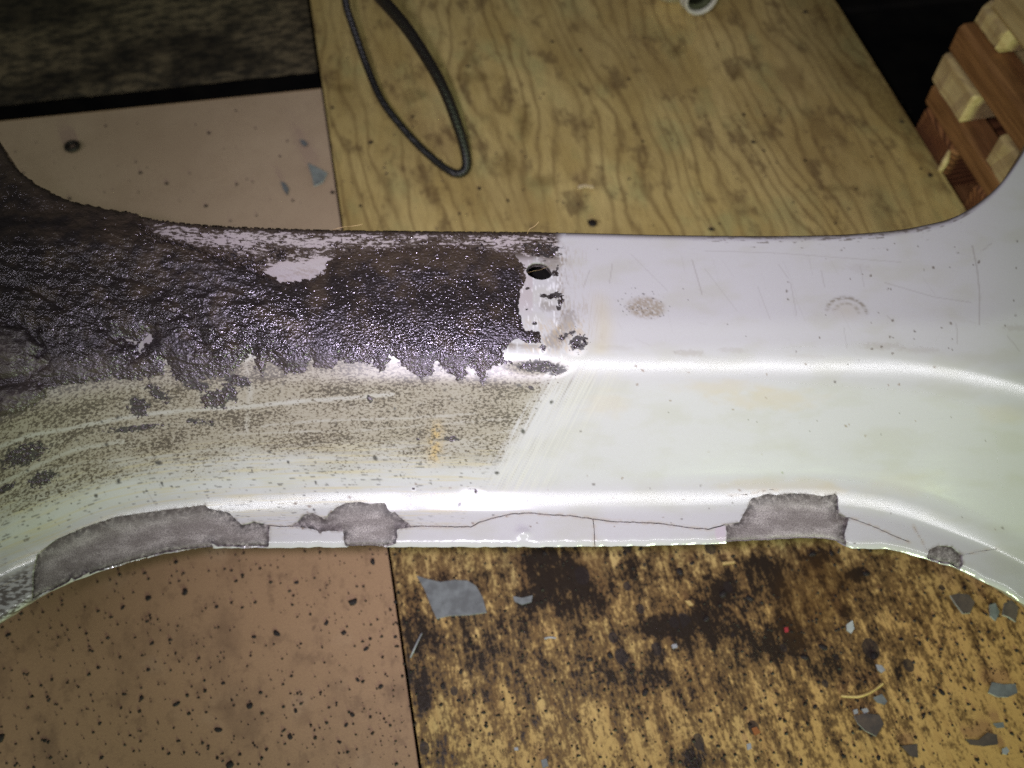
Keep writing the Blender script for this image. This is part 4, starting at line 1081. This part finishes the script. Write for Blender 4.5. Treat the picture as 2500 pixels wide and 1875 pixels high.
flake('paint_flake', 'broad flat brown flake with a pale curved edge below the straw', 'paint flake', q9([(1062, 1350), (1130, 1335), (1215, 1345), (1240, 1400), (1195, 1472), (1130, 1440), (1085, 1395)]), M_flakeD, .0012, .8, 0.2, .001, group=G, edge_mat=M_flakeW)
flake('paint_flake', 'dark notched flake near the lower right corner of the plywood', 'paint flake', q9([(1730, 1490), (1800, 1500), (1860, 1450), (1915, 1462), (1922, 1520), (1840, 1532), (1760, 1522)]), M_flakeD, .0012, .8, 0.2, .001, group=G)
flake('paint_flake', 'dark four-sided flake left of the notched one at the bottom of the plywood', 'paint flake', q9([(1345, 1530), (1440, 1518), (1445, 1600), (1400, 1590)]), M_flakeD, .0012, .8, 0.2, .001, group=G)
flake('paint_flake', 'little blue-grey triangular flake above the notched dark flake', 'paint flake', q9([(1895, 1395), (1955, 1388), (1962, 1420), (1920, 1422)]), M_flake, .001, .5, 0, .001, group=G)
flake('paint_flake', 'small pale flake right beside the notched dark flake', 'paint flake', q9([(1948, 1548), (1975, 1535), (1992, 1560), (1975, 1582), (1950, 1575)]), M_flakeW, .001, .5, 0, .001, group=G)
flake('paint_flake', 'small white upright flake in the middle of the brown oily patch', 'paint flake', q9([(1005, 815), (1040, 790), (1056, 835), (1040, 862), (1010, 845)]), M_flakeW, .0012, 3, .3, .003, tiltx=.3, group=G)
flake('paint_flake', 'bluish white flake just above the end of the straw', 'paint flake', q9([(1190, 1045), (1225, 1050), (1246, 1078), (1225, 1096), (1200, 1075)]), M_flakeW, .001, 2, .3, .002, group=G)
flake('paint_flake', 'thin lilac flake lying just below the end of the straw', 'paint flake', q9([(1178, 1240), (1230, 1218), (1262, 1262), (1248, 1284), (1200, 1268)]), M_flake, .0008, .5, 0, .001, group=G)
flake('paint_flake', 'left of two tiny white flakes above the broad brown flake', 'paint flake', q9([(1058, 1315), (1082, 1308), (1088, 1335), (1064, 1342)]), M_flakeW, .001, 0, 0, .001, group=G)
flake('paint_flake', 'right of two tiny white flakes above the broad brown flake', 'paint flake', q9([(1108, 1310), (1140, 1302), (1152, 1325), (1124, 1338)]), M_flakeW, .001, 0, 0, .001, group=G)
flake('paint_flake', 'folded grey flake with a bright edge on the hardboard behind the greasy end', 'paint flake', q1([(1962, 1092), (2010, 1105), (2080, 1130), (2050, 1180), (1995, 1212), (1985, 1160)]), M_flake, .0012, 9, .9, .004, tiltx=.3, group=G, edge_mat=M_flakeW)
flake('paint_flake', 'narrow pointed flake left of the folded one on the hardboard', 'paint flake', q1([(1780, 1168), (1812, 1180), (1834, 1215), (1826, 1256), (1798, 1220)]), M_flake, .001, 4, .2, .003, group=G)
flake('paint_flake', 'tiny grey flake nearest the plywood above the folded one on the hardboard', 'paint flake', q1([(1902, 905), (1930, 908), (1952, 930), (1938, 948), (1915, 935)]), M_flake, .001, 4, .2, .003, group=G)
flake('paint_flake', 'white speck of coating near the bottom of the plywood, left of centre', 'paint flake', q8([(1118, 1540), (1142, 1538), (1145, 1556), (1122, 1558)]), M_flakeW, .001, 0, 0, .001, group=G)
flake('paint_flake', 'blue-grey flake cut by the bottom edge of the picture on the plywood', 'paint flake', q8([(1280, 1615), (1312, 1605), (1325, 1650), (1290, 1665)]), M_flake, .001, 0, 0, .001, group=G)
flake('paint_flake', 'pale flake left of the dark oil patch in the middle of the lower plywood', 'paint flake', q8([(2060, 925), (2089, 918), (2098, 940), (2068, 948)]), M_flakeW, .001, 0, 0, .001, group=G)
flake('paint_flake', 'small white flake among the oil spots near the lower middle of the plywood', 'paint flake', q9([(420, 1520), (445, 1512), (450, 1545), (425, 1556)]), M_flakeW, .001, 0, 0, .001, group=G)
flake('red_crumb', 'tiny red crumb on the dark oily plywood below the square chipped patch', 'crumb', q9([(645, 822), (668, 818), (672, 846), (650, 850)]), M_red, .001, 0, 0, .001)
flake('wood_chip', 'orange-brown wood chip on the oily plywood right of centre', 'wood chip', q9([(52, 662), (80, 660), (104, 685), (80, 692)]), M_straw, .001, 0, 0, .001)
flake('wood_chip', 'rust-orange wood chip low on the plywood right of centre', 'wood chip', q9([(450, 1425), (480, 1415), (505, 1450), (470, 1468)]), plain_mat('rusty_wood', (0.40, 0.14, 0.03), (0.25, 0.08, 0.02), 200), .001, 0, 0, .001)
flake('wood_splinter', 'pale splinter lying crosswise on the plywood below the lower edge of the part', 'splinter', q9([(275, 430), (350, 424), (352, 436), (278, 446)]), M_straw, .001, 0, 0, .001)
flake('wood_splinter', 'bright curved wood shaving on the plywood just above the clean half', 'splinter', pz([(1580, 1195), (1625, 1183), (1680, 1195), (1682, 1206), (1625, 1198), (1585, 1210)], 2.592, 800, 0), plain_mat('fresh_shaving', (0.75, 0.60, 0.38), (0.6, 0.45, 0.25), 200), .0012, 0, 0, .002)
def strand(name, label, cat, pts, r, mat):
    o = tube(name, pts, r, mat, None, 6, 6); tag(o, label, cat); return o
strand('straw', 'yellow bent straw lying on the lower right of the plywood', 'straw', [at(x, y, .0012 + .004 * t) for (x, y), t in zip(q9([(990, 1225), (1050, 1230), (1110, 1226), (1180, 1196), (1242, 1150)]), (0, .2, .5, .3, 0))], .0009, M_straw)
strand('curled_sliver', 'thin pale curled sliver at the notch in the plywood edge beside the hardboard', 'sliver', [at(x, y, z) for (x, y), z in zip(q8([(497, 995), (515, 955), (540, 900), (565, 850)]), (.002, .006, .006, .002))], .0006, M_flakeW)
strand('fibre', 'short pale fibre lying on the plywood right of the large grey-blue flake', 'fibre', [at(x, y, .0012) for x, y in q8([(1300, 882), (1335, 875), (1370, 880)])], .0006, M_flakeW)
# hairs on the part
def onpart(x, y, h):
    c = int(np.argmin(np.abs(cols - x))); r = 8 + int(np.argmin(np.abs(GY[8:-7, c] - y)))
    return P[r, c] + N[r, c] * h
strand('hair', 'fine blond hair on the top edge of the part, by the hardboard and plywood seam', 'hair', [onpart(812, 563, .0004), onpart(840, 563, .002), at(860, 552, .192), at(885, 548, .192)], .00013, M_hair)
strand('hair', 'fine blond hair sticking up from the top edge above the hole', 'hair', [onpart(1286, 572, .0004), at(1292, 560, .193), at(1305, 552, .194), at(1316, 541, .195)], .00013, M_hair)
strand('hair', 'fine pale hair stretched across the dark hole', 'hair', [onpart(1288, 668, .0012), at(1305, 661, .187), at(1318, 659, .187), onpart(1346, 650, .0012)], .000035, M_hair)
# small dark ring on the hardboard
def washer():
    c = at(176, 357, 0.0025); V = []; F = []; a_, b_ = 22, 8
    for i in range(a_):
        A = 2 * math.pi * i / a_
        for k in range(b_):
            Bn = 2 * math.pi * k / b_; rr = .0046 + .0021 * math.cos(Bn)
            V.append((rr * math.cos(A), rr * math.sin(A), .0020 * math.sin(Bn)))
    for i in range(a_):
        for k in range(b_):
            F.append((i * b_ + k, i * b_ + (k + 1) % b_, ((i + 1) % a_) * b_ + (k + 1) % b_, ((i + 1) % a_) * b_ + k))
    o = py_mesh('washer', V, F, M_crumb, None, True); o.location = c
    tag(o, 'small black ring washer lying on the hardboard at upper left', 'washer')
washer()
# crumbs of grime: the larger ones single
def crumb_mesh(seed):
    rg = random.Random(seed); V = []; F = []
    for i, (zz, rr) in enumerate(((0, .9), (.35, 1.0), (.75, .62))):
        for k in range(8):
            a = 2 * math.pi * k / 8
            q = rr * rg.uniform(.72, 1.15); V.append((q * math.cos(a), q * math.sin(a), zz * rg.uniform(.8, 1.1)))
    V.append((0, 0, .95))
    for i in range(2):
        for k in range(8): F.append((i * 8 + k, i * 8 + (k + 1) % 8, (i + 1) * 8 + (k + 1) % 8, (i + 1) * 8 + k))
    F += [(16 + k, 16 + (k + 1) % 8, 24) for k in range(8)] + [tuple(range(8))[::-1]]
    me = bpy.data.meshes.new('grime_crumb'); me.from_pydata(V, [], F); me.materials.append(M_crumb); me.polygons.foreach_set('use_smooth', [True] * len(F))
    return me
CM = [crumb_mesh(i) for i in range(7)]
def crumb(px, py, r, label, group, i, el=1.0):
    p = at(px, py, 0.0002)
    o = bpy.data.objects.new('grime_crumb', CM[i % 7]); COL.objects.link(o)
    dep = float((p - CAM) @ FW); s = r / FPX * dep
    o.location = p; s *= 0.62; o.scale = (s * el, s / math.sqrt(el), s * 0.38); o.rotation_euler = (0, 0, (i * 1.7) % 6.28)
    tag(o, label, 'crumb', group)
A1 = [(510, 325, 7), (343, 422, 8), (407, 448, 8), (503, 503, 8), (578, 450, 6), (258, 308, 5), (576, 270, 5), (812, 470, 9), (715, 490, 6), (170, 485, 7), (684, 382, 5)]
for i, (x, y, r) in enumerate(A1): crumb(x, y, r, 'black grime crumb on the hardboard beyond the greasy end', 'grime crumbs on the far hardboard', i)
A2 = [(1348, 102, 7), (1418, 122, 7), (1143, 162, 7), (1008, 285, 7), (905, 348, 10), (1240, 490, 7), (1966, 29, 10), (1839, 347, 9), (1966, 392, 7), (2202, 297, 9), (2271, 428, 10), (1737, 560, 11), (1816, 280, 8), (1535, 193, 7), (1170, 460, 8), (1122, 522, 6), (880, 503, 7), (2040, 545, 6), (1865, 368, 6), (812, 263, 7), (1570, 345, 6), (2248, 412, 5)]
for i, (x, y, r) in enumerate(A2): crumb(x, y, r, 'black grime crumb on the plywood beyond the part', 'grime crumbs on the far plywood', i, 1.2)
crumb(1446, 545, 19, 'largest black lump of grime on the plywood, touching the top edge of the part', None, 3, 1.15)
A3 = [(362, 1460, 12), (452, 1444, 13), (724, 1422, 9), (610, 1723, 13), (431, 1719, 11), (708, 1798, 11), (561, 1867, 16), (675, 1546, 12), (797, 1521, 10), (838, 1546, 9), (362, 1635, 8), (533, 1782, 12), (344, 1794, 7), (232, 1672, 7), (2, 1802, 16), (529, 1481, 8), (910, 1371, 11), (862, 1470, 17), (841, 1544, 9), (894, 1584, 9), (873, 1660, 8), (930, 1676, 10), (322, 1430, 7), (430, 1372, 9), (300, 1483, 8), (240, 1630, 8), (372, 1570, 8), (310, 1560, 6), (407, 1595, 7), (620, 1555, 8), (213, 1720, 7), (345, 1704, 9), (545, 1668, 8), (722, 1735, 8), (772, 1430, 7), (800, 1420, 7), (660, 1400, 7), (20, 1550, 9), (282, 1810, 7), (388, 1820, 6), (205, 1848, 5), (740, 1595, 6), (515, 1455, 7), (965, 1470, 8), (965, 1555, 8), (860, 1745, 9), (845, 1770, 8), (912, 1720, 7), (770, 1480, 7), (130, 1800, 7)]
for i, (x, y, r) in enumerate([a for a in A3 if a[2] >= 8]): crumb(x, y, r, 'black grime crumb on the hardboard in front of the part', 'grime crumbs on the near hardboard', i, 1.0 + .5 * ((i * 37) % 10) / 10)
A4 = [(2115, 1400, 12), (2030, 1350, 11), (1985, 1352, 13), (1660, 1395, 14), (1690, 1375, 9), (1525, 1350, 9), (1765, 1450, 15), (1830, 1460, 13), (1725, 1510, 14), (2010, 1580, 16), (2135, 1600, 14), (1965, 1605, 13), (2245, 1570, 9), (2200, 1560, 9), (2140, 1535, 7), (2245, 1660, 9), (2300, 1690, 12), (1820, 1730, 8), (1710, 1760, 8), (1990, 1725, 9), (2060, 1845, 9), (2145, 1850, 9), (2385, 1855, 9), (1125, 1640, 9), (1120, 1710, 8), (1080, 1675, 10), (1440, 1610, 12), (1490, 1600, 13), (1565, 1340, 9), (1330, 1350, 10), (2255, 1745, 8), (2355, 1680, 7), (1575, 1690, 14), (1860, 1730, 6), (2355, 1435, 9), (1180, 1740, 7)]
for i, (x, y, r) in enumerate(A4): crumb(x, y, r, 'black grime crumb on the oily plywood in front of the part', 'grime crumbs on the near plywood', i, 1.3)
# the fine grit: one mass
rg = random.Random(11); V = []; F = []
for _ in range(2600):
    u = rg.random()
    if u < .30: x, y = rg.uniform(-40, 1000), rg.uniform(1330, 1900)
    elif u < .93: x, y = rg.uniform(960, 2540), rg.uniform(1330, 1900)
    else: x, y = rg.uniform(0, 2250), rg.uniform(240, 600)
    p = at(x, y, 0.0002); s = rg.choice((.0004, .0005, .0007, .001)) * rg.uniform(.7, 1.3)
    b = len(V)
    for k in range(5):
        a = 2 * math.pi * k / 5 + rg.random(); V.append((p[0] + s * math.cos(a) * rg.uniform(.7, 1.3), p[1] + s * math.sin(a), p[2]))
    V.append((p[0], p[1], p[2] + s * .7))
    F += [(b + k, b + (k + 1) % 5, b + 5) for k in range(5)]
grit = py_mesh('fine_grit', V, F, M_crumb)
tag(grit, kind='stuff')
